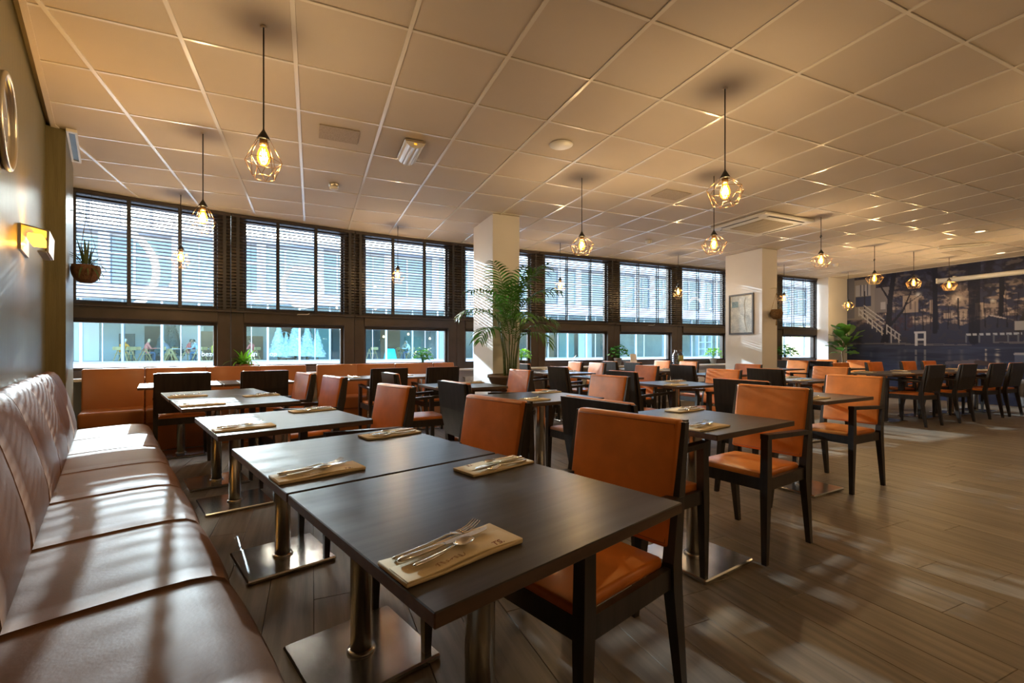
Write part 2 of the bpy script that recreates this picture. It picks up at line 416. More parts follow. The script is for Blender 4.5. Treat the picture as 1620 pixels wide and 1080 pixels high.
# ------------------------------------------------------------------ venetian blinds, one per bay
ORD = ['first', 'second', 'third', 'fourth', 'fifth', 'sixth', 'seventh', 'eighth', 'ninth']
NS = 29; PITCH = .0425
for i, ((x0, y0), (x1, y1)) in enumerate(zip(PW, PW[1:])):
    if i == 6: pass
    L = math.hypot(x1-x0, y1-y0); ang = math.atan2(y1-y0, x1-x0)
    a, c = .006, L-.006
    if i == 0: a = .36
    if i == 8: c = L-.20
    t = thing('venetian_blind', 'dark wooden venetian blind hanging in the %s window bay counted from the olive wall' % ORD[i], 'blind', (x0, y0, 0), ang, 'venetian blinds')
    MB().bbox(a, c, -.035, .025, CEIL-.045, CEIL-.004, .003).build('head_rail', M_blind, t)
    zb = CEIL-.055-NS*PITCH
    sm = MB().hexa([(a,-.025,.0040),(c,-.025,.0040),(c,.025,-.0034),(a,.025,-.0034),(a,-.025,.0064),(c,-.025,.0064),(c,.025,-.0010),(a,.025,-.0010)]).mesh('slat', M_blind)
    for k in range(NS): link('slat', sm, t, (0, -.005, CEIL-.06-k*PITCH))
    MB().bbox(a, c, -.03, .02, zb-.022, zb, .003).build('bottom_rail', M_blind, t)
    for q in (.045, .345, .655, .955):
        xx = a+(c-a)*q
        tp = MB(); w_ = .019 if i < 3 else .012
        tp.box(xx-w_, xx+w_, -.0325, -.0315, zb, CEIL-.02); tp.box(xx-w_, xx+w_, .0215, .0225, zb, CEIL-.02); tp.build('ladder_tape', M_tape, t)
    cord = MB().tube([(a+.22, -.04, CEIL-.04), (a+.22, -.045, CEIL-1.0)], .0018, 5); cord.build('pull_cord', M_tape, t)
    MB().lathe([(.001, 0), (.006, .004), (.006, .035), (.001, .045)], 8, (a+.22, -.045, CEIL-1.045)).build('cord_knob', M_brass, t)
# white ring lettering stuck on the outside of the glass
def sticker(name, bay, xc, zc, r0, r1, a0, a1, label, ex=1.0):
    (x0, y0), (x1, y1) = PW[bay], PW[bay+1]; ang = math.atan2(y1-y0, x1-x0)
    b = MB(); n = 40; vs = []; fs = []
    for k in range(n+1):
        w = R(a0+(a1-a0)*k/n)
        for r in (r0, r1):
            for yy in (.1215, .1235): vs.append((xc+r*math.cos(w)*ex, yy, zc+r*math.sin(w)))
    for k in range(n):
        o = 4*k; fs += [(o, o+2, o+6, o+4), (o+1, o+5, o+7, o+3), (o, o+4, o+5, o+1), (o+2, o+3, o+7, o+6)]
    b.add(vs, fs); return tag(b.build(name, M_vinyl, None, (x0, y0, 0), ang), label, 'sign')
sticker('window_sticker', 1, .90, 2.02, .245, .315, -90, 270, 'large white ring letter stuck on the second window pane', .95)
sticker('window_sticker', 0, .62, 2.07, .50, .58, -62, 58, 'large white curved stroke stuck on the first window pane')
sticker('window_sticker', 6, .62, 2.02, .20, .26, 30, 150, 'white arc stuck on the window pane beside the second pillar')
# radiators under the windows
RAD = {3: 'below the window just right of the palm pillar', 4: 'below the window with the glass carafe', 5: 'below the window with the white clay pot', 6: 'below the window left of the picture pillar'}
for i in RAD:
    (x0, y0), (x1, y1) = PW[i], PW[i+1]; L = math.hypot(x1-x0, y1-y0); ang = math.atan2(y1-y0, x1-x0)
    t = thing('radiator', 'white ribbed panel radiator '+RAD[i], 'radiator', (x0, y0, 0), ang, 'radiators')
    b = MB(); n = 36
    for k in range(n): xa = .12+(L-.24)*k/n; b.box(xa+.006, xa+(L-.24)/n-.006, -.10, -.085, .14, .62)
    b.box(.12, L-.12, -.085, -.05, .13, .63); b.build('fin_panel', M_whitem, t)
    MB().box(.11, L-.11, -.10, .03, .63, .645).build('top_grille', M_whitem, t)
    for xx in (.3, L-.3): MB().box(xx-.015, xx+.015, -.06, .052, .3, .5).build('bracket', M_whitem, t)
    for xx in (.3, L-.3): MB().box(xx-.012, xx+.012, -.085, -.06, 0, .15).build('foot', M_whitem, t)
# ------------------------------------------------------------------ long bench on the slanted wall
bench = thing('banquette', 'long brown leather banquette with channel stitched back along the olive wall', 'bench', (0,0,0), TH)
uj = [-.86+.6213*k for k in range(11)]; uj = [u for u in uj]; uj[-1] = 5.35
def sweep(prof, ua, ub, bulge, nu=8, axis=0):
    b = MB(); n = len(prof); vs = []; fs = []
    for i in range(nu+1):
        s_ = i/nu; w = 1-abs(2*s_-1)**3.2
        for k, (v, z) in enumerate(prof):
            p0 = prof[max(k-1, 0)]; p1 = prof[min(k+1, n-1)]; tv, tz = p1[0]-p0[0], p1[1]-p0[1]; l = math.hypot(tv, tz) or 1
            nv, nz = tz/l, -tv/l
            e = min(1, k/1.5, (n-1-k)/1.5)
            vs.append((v + nv*bulge*w*e, ua+(ub-ua)*s_, z + nz*bulge*w*e))
    for i in range(nu):
        for k in range(n-1): fs.append((i*n+k, i*n+k+1, (i+1)*n+k+1, (i+1)*n+k))
    b.add(vs, fs, 0, True)
    b.f.append(list(range(n))); b.m.append(0); b.sm.append(False)
    b.f.append([nu*n+k for k in range(n)][::-1]); b.m.append(0); b.sm.append(False)
    return b
seatp = [(-.30,.14),(-.30,.425),(-.18,.437),(-.05,.443),(.08,.446),(.18,.445),(.235,.438),(.268,.42),(.283,.39),(.286,.33),(.284,.24),(.28,.15)][::-1]
backp = [(-.372,.44),(-.372,.90),(-.368,.925),(-.35,.935),(-.325,.928),(-.305,.905),(-.285,.86),(-.262,.79),(-.238,.70),(-.215,.60),(-.198,.52),(-.190,.45)][::-1]
for k in range(len(uj)-1):
    ua, ub = uj[k], uj[k+1]
    sweep(seatp, ua+.002, ub-.002, .010).build('seat_cushion', M_benchl, bench)
    ub2 = min(ub, 5.21)
    sweep(backp, ua+.002, ub2-.002, .014).build('back_cushion', M_benchl, bench)
MB().box(-.36, .22, uj[0], 5.30, 0, .15).build('plinth', M_wenge, bench)
# ------------------------------------------------------------------ banquettes under the windows
def window_bench(xs, label):
    t = thing('banquette', label, 'bench', (0,0,0))
    for xa, xb in zip(xs, xs[1:]):
        pa = Vector((xa, ywall(xa))); pb = Vector((xb, ywall(xb))); L = (pb-pa).length; ang = math.atan2(pb.y-pa.y, pb.x-pa.x)
        g_ = .003
        def fn(p, L=L):
            q = p.copy(); q.y += -.055*(1-(p.z-.44)/.46); return q
        MB().rbox(g_, L-g_, -.245, -.175, .40, .90, .018, 2, fn=fn).build('back_cushion', M_benchw, t, (pa.x, pa.y, 0), ang)
        MB().rbox(g_, L-g_, -.70, -.27, .30, .465, .03, 2).build('seat_cushion', M_benchw, t, (pa.x, pa.y, 0), ang)
        MB().box(0, L, -.665, -.20, .0, .31).build('front_panel', M_benchw, t, (pa.x, pa.y, 0), ang)
    return t
window_bench([-2.36, -1.84, -1.26, -.68, -.11], 'tan leather banquette in the corner below the first windows')
window_bench([.02, .58, 1.15, 1.76, 2.12], 'tan leather banquette below the third window beside the palm pillar')
# ------------------------------------------------------------------ tables
TZ = .748
me_t = {}
def table(loc, rz, label, sx=.70, sy=.70):
    t = thing('dining_table', label, 'table', (loc[0], loc[1], 0), rz, 'dining tables')
    key = (sx, sy)
    if key not in me_t:
        a, b_ = sx/2-.001, sy/2-.001
        top = MB().bbox(-a, a, -b_, b_, TZ-.025, TZ, .002)
        for k, f in enumerate(top.f):
            zz = [top.v[i][2] for i in f]
            top.m[k] = 0 if min(zz) > TZ-.003 else 1
        col = MB().lathe([(.038, .02), (.038, TZ-.035)], 20)
        col.f.append([k for k in range(20)][::-1]); col.m.append(0); col.sm.append(False)
        base = MB().bbox(-.21, .21, -.21, .21, 0, .022, .006)
        spider = MB().box(-.20, .20, -.025, .025, TZ-.045, TZ-.025).box(-.025, .025, -.20, .20, TZ-.046, TZ-.0255)
        flange = MB().lathe([(.0385, .022), (.052, .022), (.050, .030), (.0385, .034)], 20)
        me_t[key] = [top.mesh('tabletop', [M_top, M_edge]), col.mesh('column', M_steel), base.mesh('base_plate', M_plate), spider.mesh('support_bar', M_black), flange.mesh('flange', M_steel)]
    for n, m in zip(('tabletop', 'column', 'base_plate', 'support_bar', 'flange'), me_t[key]): link(n, m, t)
    return t
# ------------------------------------------------------------------ armchairs
def chair_proto():
    t = thing('armchair', 'armchair', 'chair', (0,0,0), 0, 'dining armchairs')
    for sx in (-1, 1):
        def leg(pts):   # tapered square post through (y, z, half width, half depth)
            b = MB(); vs = []
            for (y, z, hw, hd) in pts:
                xc = sx*.2125
                vs += [(xc-hw, y-hd, z), (xc+hw, y-hd, z), (xc+hw, y+hd, z), (xc-hw, y+hd, z)]
            fs = [(3,2,1,0)]
            for i in range(len(pts)-1):
                o = 4*i
                for k in range(4): fs.append((o+k, o+(k+1) % 4, o+4+(k+1) % 4, o+4+k))
            o = 4*(len(pts)-1); fs.append((o, o+1, o+2, o+3)); b.add(vs, fs); return b
        leg([(.235, 0, .013, .013), (.228, .38, .019, .022), (.225, .46, .019, .023), (.222, .652, .018, .021)]).build('leg', M_wenge, t)
        leg([(-.262, 0, .013, .014), (-.205, .38, .019, .026), (-.202, .46, .019, .026), (-.222, .60, .018, .021), (-.272, .885, .014, .011)]).build('leg', M_wenge, t)
        MB().hexa([(sx*.2125-.021, -.235, .632), (sx*.2125+.021, -.235, .632), (sx*.2125+.021, .244, .652), (sx*.2125-.021, .244, .652),
                   (sx*.2125-.021, -.240, .656), (sx*.2125+.021, -.240, .656), (sx*.2125+.021, .244, .678), (sx*.2125-.021, .244, .678)]).build('armrest', M_wenge, t)
    f = MB(); f.box(-.194, .194, .212, .238, .382, .445); f.box(-.194, .194, -.215, -.19, .382, .445)
    f.box(-.222, -.20, -.19, .215, .382, .445); f.box(.20, .222, -.19, .215, .382, .445); f.build('seat_frame', M_wenge, t)
    def dome(p):
        q = p.copy()
        if p.z > .445: q.z += .010*(1-(abs(p.x)/.2)**3)*(1-(abs(p.y-.01)/.22)**3)
        return q
    st = MB().rbox(-.192, .192, -.185, .236, .432, .468, .014, 2, nx=4, ny=4, fn=dome).build('seat', M_leather, t)
    def rake(p): q = p.copy(); z = p.z-.50; q.y = p.y - .014 - .17*z - .012*math.sin(math.pi*min(1, max(0, z/.39))) ; return q
    bk = MB().rbox(-.212, .212, -.205, -.165, .498, .893, .014, 2, nx=4, ny=1, fn=lambda p: rake(p)).build('backrest', M_leather, t)
    # stitched piping round the leather pad
    pts = [rake(Vector((x_, -.166, z_))) for x_, z_ in ((-.197, .513), (.197, .513), (.197, .70), (.197, .878), (0, .878), (-.197, .878), (-.197, .70), (-.197, .513))]
    MB().tube([(p.x, p.y+.0005, p.z) for p in pts], .0016, 5, cap=False).build('piping', M_leatherd, bk)
    bp = MB()
    pa = [rake(Vector((x_, y_, z_))) for z_ in (.50, .70, .889) for x_, y_ in ((-.213, -.226), (.213, -.226), (.213, -.204), (-.213, -.204))]
    fs = [(3,2,1,0), (8,9,10,11)]
    for i in range(2):
        for k in range(4): fs.append((4*i+k, 4*i+(k+1) % 4, 4*i+4+(k+1) % 4, 4*i+4+k))
    bp.add(pa, fs); bp.build('back_panel', M_wenge, t)
    return t
CH = chair_proto(); _first = [True]
def chair(top, facing, label):
    """top: plan position of the middle of the back's upper edge; facing: angle of the sitting direction"""
    f = Vector((math.cos(facing), math.sin(facing))); o = Vector(top)+f*.275; rz = facing-math.pi/2
    if _first[0]:
        _first[0] = False; CH.location = (o.x, o.y, 0); CH.rotation_euler = (0, 0, rz); CH['label'] = label; return CH
    return dup(CH, (o.x, o.y, 0), rz, label)
# ------------------------------------------------------------------ place settings
def sect(b, xs, ws, hs, zs, n=8, mi=0, yo=0.):
    vs = []; fs = []
    for x_, w, h, z in zip(xs, ws, hs, zs):
        for k in range(n): a = 2*math.pi*k/n; vs.append((x_, yo+math.cos(a)*w, z+math.sin(a)*h))
    for i in range(len(xs)-1):
        for k in range(n): fs.append((i*n+k, i*n+(k+1) % n, (i+1)*n+(k+1) % n, (i+1)*n+k))
    fs.append(list(range(n))[::-1]); fs.append([(len(xs)-1)*n+k for k in range(n)])
    b.add(vs, fs, mi, True)
def mk_fork():
    b = MB(); sect(b, [0,.004,.03,.07,.10,.118,.128], [.003,.0055,.0065,.005,.0032,.003,.005], [.002,.0032,.0032,.0028,.002,.0018,.0016], [.004,.004,.004,.005,.008,.010,.010])
    sect(b, [.126,.134,.145,.152], [.004,.0095,.0115,.0115], [.0012,.0012,.001,.0009], [.010,.009,.006,.0055])
    for y in (-.0098, -.0033, .0033, .0098): sect(b, [.150,.165,.180,.196], [.0019,.0018,.0015,.0008], [.0009,.0009,.0008,.0006], [.0056,.006,.010,.018], 5, yo=y)
    return b
def mk_knife():
    b = MB(); sect(b, [0,.004,.03,.08,.092,.098], [.003,.0062,.0075,.0062,.005,.005], [.002,.0045,.0048,.004,.003,.0016], [.006]*6)
    vs = [(.096,-.005,.0055),(.096,.006,.0055),(.12,-.0085,.0055),(.12,.0075,.0055),(.175,-.0085,.0055),(.175,.0075,.0055),(.195,-.006,.0055),(.195,.0065,.0055),(.206,.0045,.0055),(.208,.007,.0055)]
    vs += [(x_, y_, z+.0012) for x_, y_, z in vs]
    fs = []
    for i in range(4): a = 2*i; fs += [(a+10, a+12, a+13, a+11), (a, a+1, a+3, a+2), (a, a+2, a+12, a+10), (a+1, a+11, a+13, a+3)]
    b.add(vs, fs); return b
def mk_spoon():
    b = MB(); sect(b, [0,.004,.03,.06,.082,.092], [.003,.005,.0058,.0042,.0026,.003], [.002,.0028,.0028,.0024,.0018,.0016], [.004,.004,.004,.005,.008,.009])
    vs = []; fs = []; nu, nv = 10, 5
    for sh, off in ((1., 0.), (1., .0009)):
        for i in range(nv+1):
            r = i/nv
            for k in range(nu): a = 2*math.pi*k/nu; vs.append((.113+.0235*r*math.cos(a), .0150*r*math.sin(a)*(1-.12*math.cos(a)), .0095-.0065*(1-r*r)+off))
    m = (nv+1)*nu
    for o, fl in ((0, 0), (m, 1)):
        for i in range(nv):
            for k in range(nu):
                q = (o+i*nu+k, o+i*nu+(k+1) % nu, o+(i+1)*nu+(k+1) % nu, o+(i+1)*nu+k); fs.append(q if fl == 0 else q[::-1])
    for k in range(nu): fs.append((nv*nu+k, nv*nu+(k+1) % nu, m+nv*nu+(k+1) % nu, m+nv*nu+k))
    b.add(vs, fs, 0, True); return b
ME_FORK = mk_fork().mesh('fork', M_cut); ME_KNIFE = mk_knife().mesh('knife', M_cut); ME_SPOON = mk_spoon().mesh('spoon', M_cut)
def mk_napkin():
    def fn(p):
        q = p.copy(); q.z += .0016*math.sin(p.x*34)*(1 if p.z > .006 else 0) + (.004*max(0, p.x-.085)/.04 if p.z > .004 else 0); q.y += .003*math.sin(p.x*20); return q
    b = MB().rbox(-.125, .125, -.054, .050, .0, .007, .003, 2, nx=10, ny=4, fn=fn)
    def fn2(p):
        q = p.copy(); q.z += .0014*math.sin(p.x*30+1); q.y += .004*math.sin(p.x*16+.5); return q
    fl = MB().rbox(-.123, .118, -.052, .012, .007, .0105, .0016, 2, nx=10, ny=3, fn=fn2)
    return b, fl
_nb, _nf = mk_napkin(); ME_NAP = _nb.mesh('napkin', M_nap); ME_FLAP = _nf.mesh('flap', M_nap)
fc = bpy.data.curves.new('eats', 'FONT'); fc.body = 'EATS.'; fc.size = .022; fc.shear = .3; fc.extrude = .0002
_fo = bpy.data.objects.new('eats', fc); COL.objects.link(_fo); bpy.context.view_layer.update()
ME_PRINT = bpy.data.meshes.new_from_object(_fo.evaluated_get(bpy.context.evaluated_depsgraph_get())); ME_PRINT.name = 'print'
ME_PRINT.materials.clear(); ME_PRINT.materials.append(M_ink); bpy.data.objects.remove(_fo)
def script_stroke():
    b = MB(); pts = []
    for k in range(60): s_ = k/59; pts.append((-.058+.062*s_+.0035*math.sin(s_*40), .0045*math.sin(s_*52)*(1+.5*math.sin(s_*9)), 0))
    return b.tube(pts, .00045, 4, flat=.4)
ME_SCRIPT = script_stroke().mesh('script', M_ink)
def setting(p, rz, where, full=True):
    """napkin with fork, knife and spoon; the tines point along rz"""
    M = Matrix.Translation((p[0], p[1], TZ)) @ Matrix.Rotation(rz, 4, 'Z')
    n = link('napkin', ME_NAP, None, (p[0], p[1], TZ), rz); tag(n, 'cream folded paper napkin '+where, 'napkin', 'folded napkins')
    link('flap', ME_FLAP, n)
    if full:
        link('print', ME_PRINT, n, (.035, -.047, .0106), .10, label='red printed lettering'); link('script', ME_SCRIPT, n, (-.005, -.035, .0118), .10)
    for nm, me, x_, y_, a, z in (('fork', ME_FORK, -.105, .030, .10, .0075), ('knife', ME_KNIFE, -.108, .006, .07, .0105), ('spoon', ME_SPOON, -.095, -.024, .13, .0115)):
        q = M @ Vector((x_, y_, z)); o = link(nm, me, None, q, rz+a); tag(o, 'steel %s on the napkin %s' % (nm, where), nm, nm+'s on napkins')
# ------------------------------------------------------------------ tables, chairs and settings
def local(c, rz, dx, dy): return (c[0]+dx*math.cos(rz)-dy*math.sin(rz), c[1]+dx*math.sin(rz)+dy*math.cos(rz))
LA = 'cognac leather armchair '
def group(c, rz, desc, left=None, right=None, sets=(1, 1), full=False, tl=None):
    """a square table with an armchair left and right (given by the top of the back) and its settings"""
    table(c, rz, tl or ('dark square pedestal table, '+desc))
    if left: chair(left, rz, LA+'showing its dark wooden back at the '+desc)
    if right: chair(right, rz+math.pi, LA+'turned to us across the '+desc)
    if sets[0]: setting(local(c, rz, -.222, -.21), rz, 'at the left of the '+desc, full)
    if sets[1]: setting(local(c, rz, .222, .21), rz+math.pi, 'at the right of the '+desc, full)
group(UV(.902, .693), TH, 'nearest bench table', None, UV(.947, 1.393), full=True)
group(UV(1.614, .693), TH, 'second bench table', None, UV(1.66, 1.375), full=True)
group(UV(2.64, .70), TH, 'third bench table', None, UV(2.68, 1.378))
group(UV(3.815, .69), TH, 'fourth bench table', None, UV(3.87, 1.43))
group(UV(4.528, .685), TH, 'fifth bench table', None, UV(4.60, 1.42), sets=(1, 0))
group((1.88, 1.85), R(10.5), 'near table of the second row', (1.19, 1.754), (2.616, 1.939))
group((1.65, 3.20), R(9), 'middle table of the second row', (.907, 3.074), (2.38, 3.30))
group((1.42, 4.52), R(7), 'palm-side table of the second row', (.69, 4.48), (2.14, 4.62))
group((3.64, 2.44), R(5), 'near table of the third row', (2.93, 2.43), (4.30, 2.42))
group((3.62, 3.82), R(3.5), 'second table of the third row', (2.94, 3.87), (4.27, 3.76))
group((3.62, 5.10), R(2), 'third table of the third row', (2.92, 5.17), (4.27, 5.05))
group((3.70, 6.32), 0, 'fourth table of the third row', (3.0, 6.40), (4.36, 6.38), sets=(1, 1))
group((3.70, 7.03), 0, 'window-end table of the third row', None, (4.36, 7.06), sets=(0, 1))
group((5.50, 3.75), R(2), 'near table of the fourth row', (4.86, 3.70), (6.12, 3.72))
group((5.48, 4.98), R(1), 'second table of the fourth row', (4.84, 4.98), (6.08, 4.90))
group((5.70, 6.30), 0, 'third table of the fourth row', (5.05, 6.33), (6.35, 6.36))
group((5.70, 7.01), 0, 'window-end table of the fourth row', (5.05, 7.0), (6.35, 7.04), sets=(0, 1))
group((8.13, 5.97), 0, 'single table behind the picture pillar', None, (8.8, 5.97), sets=(0, 1))
group((9.55, 5.62), 0, 'front table near the fig plant', (8.92, 5.62), (10.18, 5.65))
group((9.55, 6.33), 0, 'rear table near the fig plant', (8.92, 6.38), (10.18, 6.27), sets=(0, 1))
# tables in front of the window banquettes, chairs with their backs to us
def bench_tables(corner, rz, chairs, names, sets):
    for k in (0, 1):
        c = local(corner, rz, .352+.708*k, .35)
        table(c, rz, 'dark square pedestal table, '+names[k])
        chair(chairs[k], rz+math.pi/2, LA+'with its dark back to us at the '+names[k])
        for s_ in sets[k]: setting(local(c, rz, *s_), rz+math.pi/2, 'on the '+names[k], False)
bench_tables((-1.53, 5.43), R(14), [(-1.146, 5.35), (-.452, 5.50)], ['left corner banquette table', 'right corner banquette table'], [[], [(-.05, .10)]])
bench_tables((.42, 5.93), R(10), [(.86, 5.61), (1.55, 5.72)], ['left palm banquette table', 'right palm banquette table'], [[(-.20, .0)], [(-.18, .05)]])
# the long row of tables before the mural
LX = [(8.20, .97), (9.18, .97), (10.16, .97), (11.0, .70)]; LN = ['first', 'second', 'third', 'last']
for (x_, w), n in zip(LX, LN): table((x_, 4.18), 0, 'dark pedestal table, %s in the long row before the mural' % n, w, .70)
for x_, n in zip((8.25, 9.17, 10.10, 10.76), LN):
    chair((x_, 3.57), math.pi/2, LA+'with its dark back to us, %s along the mural row' % n)
    setting((x_, 3.96), math.pi/2, 'on the near side, %s along the mural row' % n, False)
for x_, n in zip((8.12, 9.08, 10.14, 10.84), LN):
    chair((x_, 4.80), -math.pi/2, LA+'facing us behind the mural row, %s from the left' % n)
    setting((x_, 4.40), -math.pi/2, 'on the far side, %s along the mural row' % n, False)
# grey sofa against the mural wall
t = thing('sofa', 'grey upholstered sofa end beside the mural at the right edge', 'sofa', (11.74, 2.3, 0))
MB().rbox(0, .80, 0, 1.55, .10, .42, .04, 2).build('seat', M_greyfab, t); MB().rbox(.56, .82, 0, 1.55, .30, .80, .05, 2).build('backrest', M_greyfab, t)
MB().rbox(0, .80, 1.40, 1.60, .06, .57, .05, 2).build('armrest', M_greyfab, t)
for a, c in ((.06, .06), (.70, .06), (.06, 1.48), (.70, 1.48)): MB().lathe([(.001, 0), (.02, 0), (.026, .12)], 8, (a, c, 0)).build('leg', M_wenge, t)
# ------------------------------------------------------------------ pendant lamps
def pendant_meshes(kind):
    if kind == 'tall': r1, z1, r2, z2, H0 = .094, -.175, .058, -.265, 0
    else: r1, z1, r2, z2, H0 = .127, -.135, .080, -.235, 0
    cap = MB().lathe([(.0035, .012), (.006, .0), (.011, -.008), (.034, -.048), (.034, -.054), (.001, -.054)], 12)
    sock = MB().lathe([(.001, -.05), (.021, -.052), (.0215, -.086), (.001, -.088)], 14)
    cage = MB(); n = 6
    A = [(r1*math.cos(2*math.pi*k/n+.2), r1*math.sin(2*math.pi*k/n+.2), z1) for k in range(n)]
    B = [(r2*math.cos(2*math.pi*(k+.5)/n+.2), r2*math.sin(2*math.pi*(k+.5)/n+.2), z2) for k in range(n)]
    T = [(.034*math.cos(2*math.pi*k/n+.2), .034*math.sin(2*math.pi*k/n+.2), -.052) for k in range(n)]
    w = .0016
    for k in range(n):
        cage.tube([T[k], A[k]], w, 5); cage.tube([A[k], B[k]], w, 5); cage.tube([A[(k+1) % n], B[k]], w, 5); cage.tube([A[k], A[(k+1) % n]], w, 5); cage.tube([B[k], B[(k+1) % n]], w, 5)
    bulb = MB().lathe([(.013, -.085), (.016, -.095), (.026, -.115), (.033, -.140), (.034, -.158), (.028, -.178), (.016, -.193), (.001, -.198)], 14)
    fil = MB()
    for k in range(4):
        a = k*math.pi/2; fil.tube([(.009*math.cos(a), .009*math.sin(a), -.105), (.006*math.cos(a+.8), .006*math.sin(a+.8), -.165)], .0017, 5)
    return [cap.mesh('cap', M_black), sock.mesh('socket', M_copper), cage.mesh('cage', M_copper), bulb.mesh('bulb', M_bulb), fil.mesh('filament', M_fil)]
PM = {k: pendant_meshes(k) for k in ('tall', 'wide')}
PENDANT_W = 12.5
def pendant(x_, y_, ztop, kind, label, knot=False):
    t = thing('pendant_lamp', label, 'lamp', (x_, y_, ztop), random.random(), 'wire cage pendant lamps')
    c, s_, cg, b, f = PM[kind]
    link('cap', c, t); link('socket', s_, t); link('cage', cg, t); bo = link('bulb', b, t); link('filament', f, bo)
    cord = MB(); cord.tube([(0, 0, .01), (0, 0, CEIL-ztop-.001)], .0042, 6)
    if knot: cord.tube([(.0, .0, .16), (.012, .008, .175), (-.010, .01, .19), (.008, -.01, .18), (.0, .0, .20)], .006, 6)
    cord.build('cord', M_black, t)
    MB().lathe([(.0045, -.004), (.016, -.003), (.018, 0)], 12, (0, 0, CEIL-ztop)).build('ceiling_cup', M_tile2, t)
    l = bpy.data.lights.new('bulb_light', 'POINT'); l.energy = PENDANT_W; l.color = (1, .84, .68); l.shadow_soft_size = .03
    lo = bpy.data.objects.new('bulb_light', l); COL.objects.link(lo); lo.parent = t; lo.location = (0, 0, -.135)
PD = [(-.246, 2.888, 2.34, 'tall', 'tall wire cage pendant lamp over the second bench table', 0), (-.83, 4.515, 2.36, 'tall', 'tall wire cage pendant lamp over the fourth bench table', 0),
 (-1.393, 6.40, 2.33, 'tall', 'tall wire cage pendant lamp before the first window', 0), (2.61, 2.288, 2.35, 'wide', 'large wide wire cage pendant lamp nearest right of centre', 0),
 (3.82, 3.487, 2.35, 'wide', 'wide wire cage pendant lamp just below the air conditioner corner', 0), (2.594, 4.083, 2.35, 'wide', 'wide wire cage pendant lamp right of the palm top', 0),
 (1.147, 6.75, 2.34, 'tall', 'small pendant lamp before the third window', 0), (3.84, 6.72, 2.33, 'tall', 'small pendant lamp before the window right of the palm', 0),
 (6.293, 6.573, 2.33, 'tall', 'small pendant lamp before the windows left of the picture pillar', 0), (6.343, 3.986, 2.47, 'wide', 'wide pendant lamp with a knotted cord right of the picture pillar', 1),
 (8.96, 4.722, 2.49, 'wide', 'wide pendant lamp, first of three before the mural, knotted cord', 1), (10.162, 4.716, 2.48, 'wide', 'wide pendant lamp, middle one of three before the mural', 0),
 (11.443, 4.737, 2.51, 'wide', 'wide pendant lamp below the projection screen case', 0), (11.45, 6.576, 2.28, 'wide', 'low hanging pendant lamp above the fig plant', 0),
 (9.20, 6.55, 2.33, 'wide', 'pendant lamp half hidden behind the picture pillar', 0), (10.4, 3.05, 2.45, 'wide', 'pendant lamp cut by the right edge of the picture', 0),
 (4.6, -1.2, 2.4, 'wide', 'added unseen wire cage fill lamp over the aisle behind the viewpoint', 0), (7.6, .6, 2.4, 'wide', 'added unseen wire cage fill lamp over the aisle to the right', 0), (1.6, -.9, 2.4, 'wide', 'added unseen wire cage fill lamp behind the nearest table', 0), (10.2, -.8, 2.4, 'wide', 'added unseen wire cage fill lamp far behind to the right', 0), (5.0,.9,2.4,'wide','added unseen wire cage fill lamp above the open floor',0)]  # this last row hangs out of view, added to brighten the room
for x_, y_, z_, k_, lb, kn in PD: pendant(x_, y_, z_, k_, lb, kn)
# ------------------------------------------------------------------ things on the ceiling
def ac():
    t = thing('air_conditioner', 'white four-way ceiling cassette air conditioner', 'air conditioner', (5.875, 4.53, CEIL))
    b = MB().bbox(-.50, .50, -.45, .45, -.045, -.004, .012); b.build('frame', M_white, t)
    g_ = MB(); 
    for k in range(20): yy = -.26+.52*k/19; g_.box(-.30, .30, yy-.006, yy+.006, -.055, -.045)
    for k in range(5): xx = -.28+.56*k/4; g_.box(xx-.005, xx+.005, -.27, .27, -.053, -.0452)
    g_.build('grille', mat('ac_grille', (.45, .40, .33), .6), t)
    for (a, b_, c, d) in ((-.36, .36, .36, .40), (-.36, .36, -.40, -.36), (-.45, -.41, -.30, .30), (.41, .45, -.30, .30)):
        f = MB().box(a, b_, c, d, -.0465, -.0452).build('slot', M_black, t)
        MB().bbox(a+.01, b_-.01, c-.012 if c > 0 or a < -.40 else c+.02, d-.02 if c > 0 or a < -.40 else d+.012, -.056, -.049, .002).build('flap', M_white, t)
ac()
t = thing('emergency_light', 'clear ribbed emergency light on the ceiling', 'light', (.815, 4.11, CEIL))
MB().bbox(-.088, .088, -.20, .20, -.022, -.002, .004).build('body', M_brass, t)
pr = [(-.084+.168*k/14, -.022-.052*math.sin(math.pi*k/14)**.6-(.003 if k % 2 else 0)) for k in range(15)]
b = MB(); vs = [(x_, y_, z) for y_ in (-.197, .197) for x_, z in pr]
b.add(vs, [(k, k+1, 16+k, 15+k) for k in range(14)]+[list(range(15)), list(range(15, 30))[::-1]]); b.build('diffuser', mat('ribbed_diffuser', (.80, .80, .82), .12, coat=.6), t)
MB().box(-.012, .012, -.2005, -.198, -.045, -.033).build('status_led', emitmat('amber_led', (1, .35, .02), 1.2), t)
def disc(name, x_, y_, prof, m, label, cat, n=24):
    return tag(MB().lathe(prof, n).build(name, m, None, (x_, y_, CEIL)), label, cat)
disc('ceiling_speaker', 2.008, 3.497, [(.001, -.012), (.085, -.012), (.098, -.006), (.104, -.003)], M_white, 'round white ceiling speaker near the middle', 'speaker')
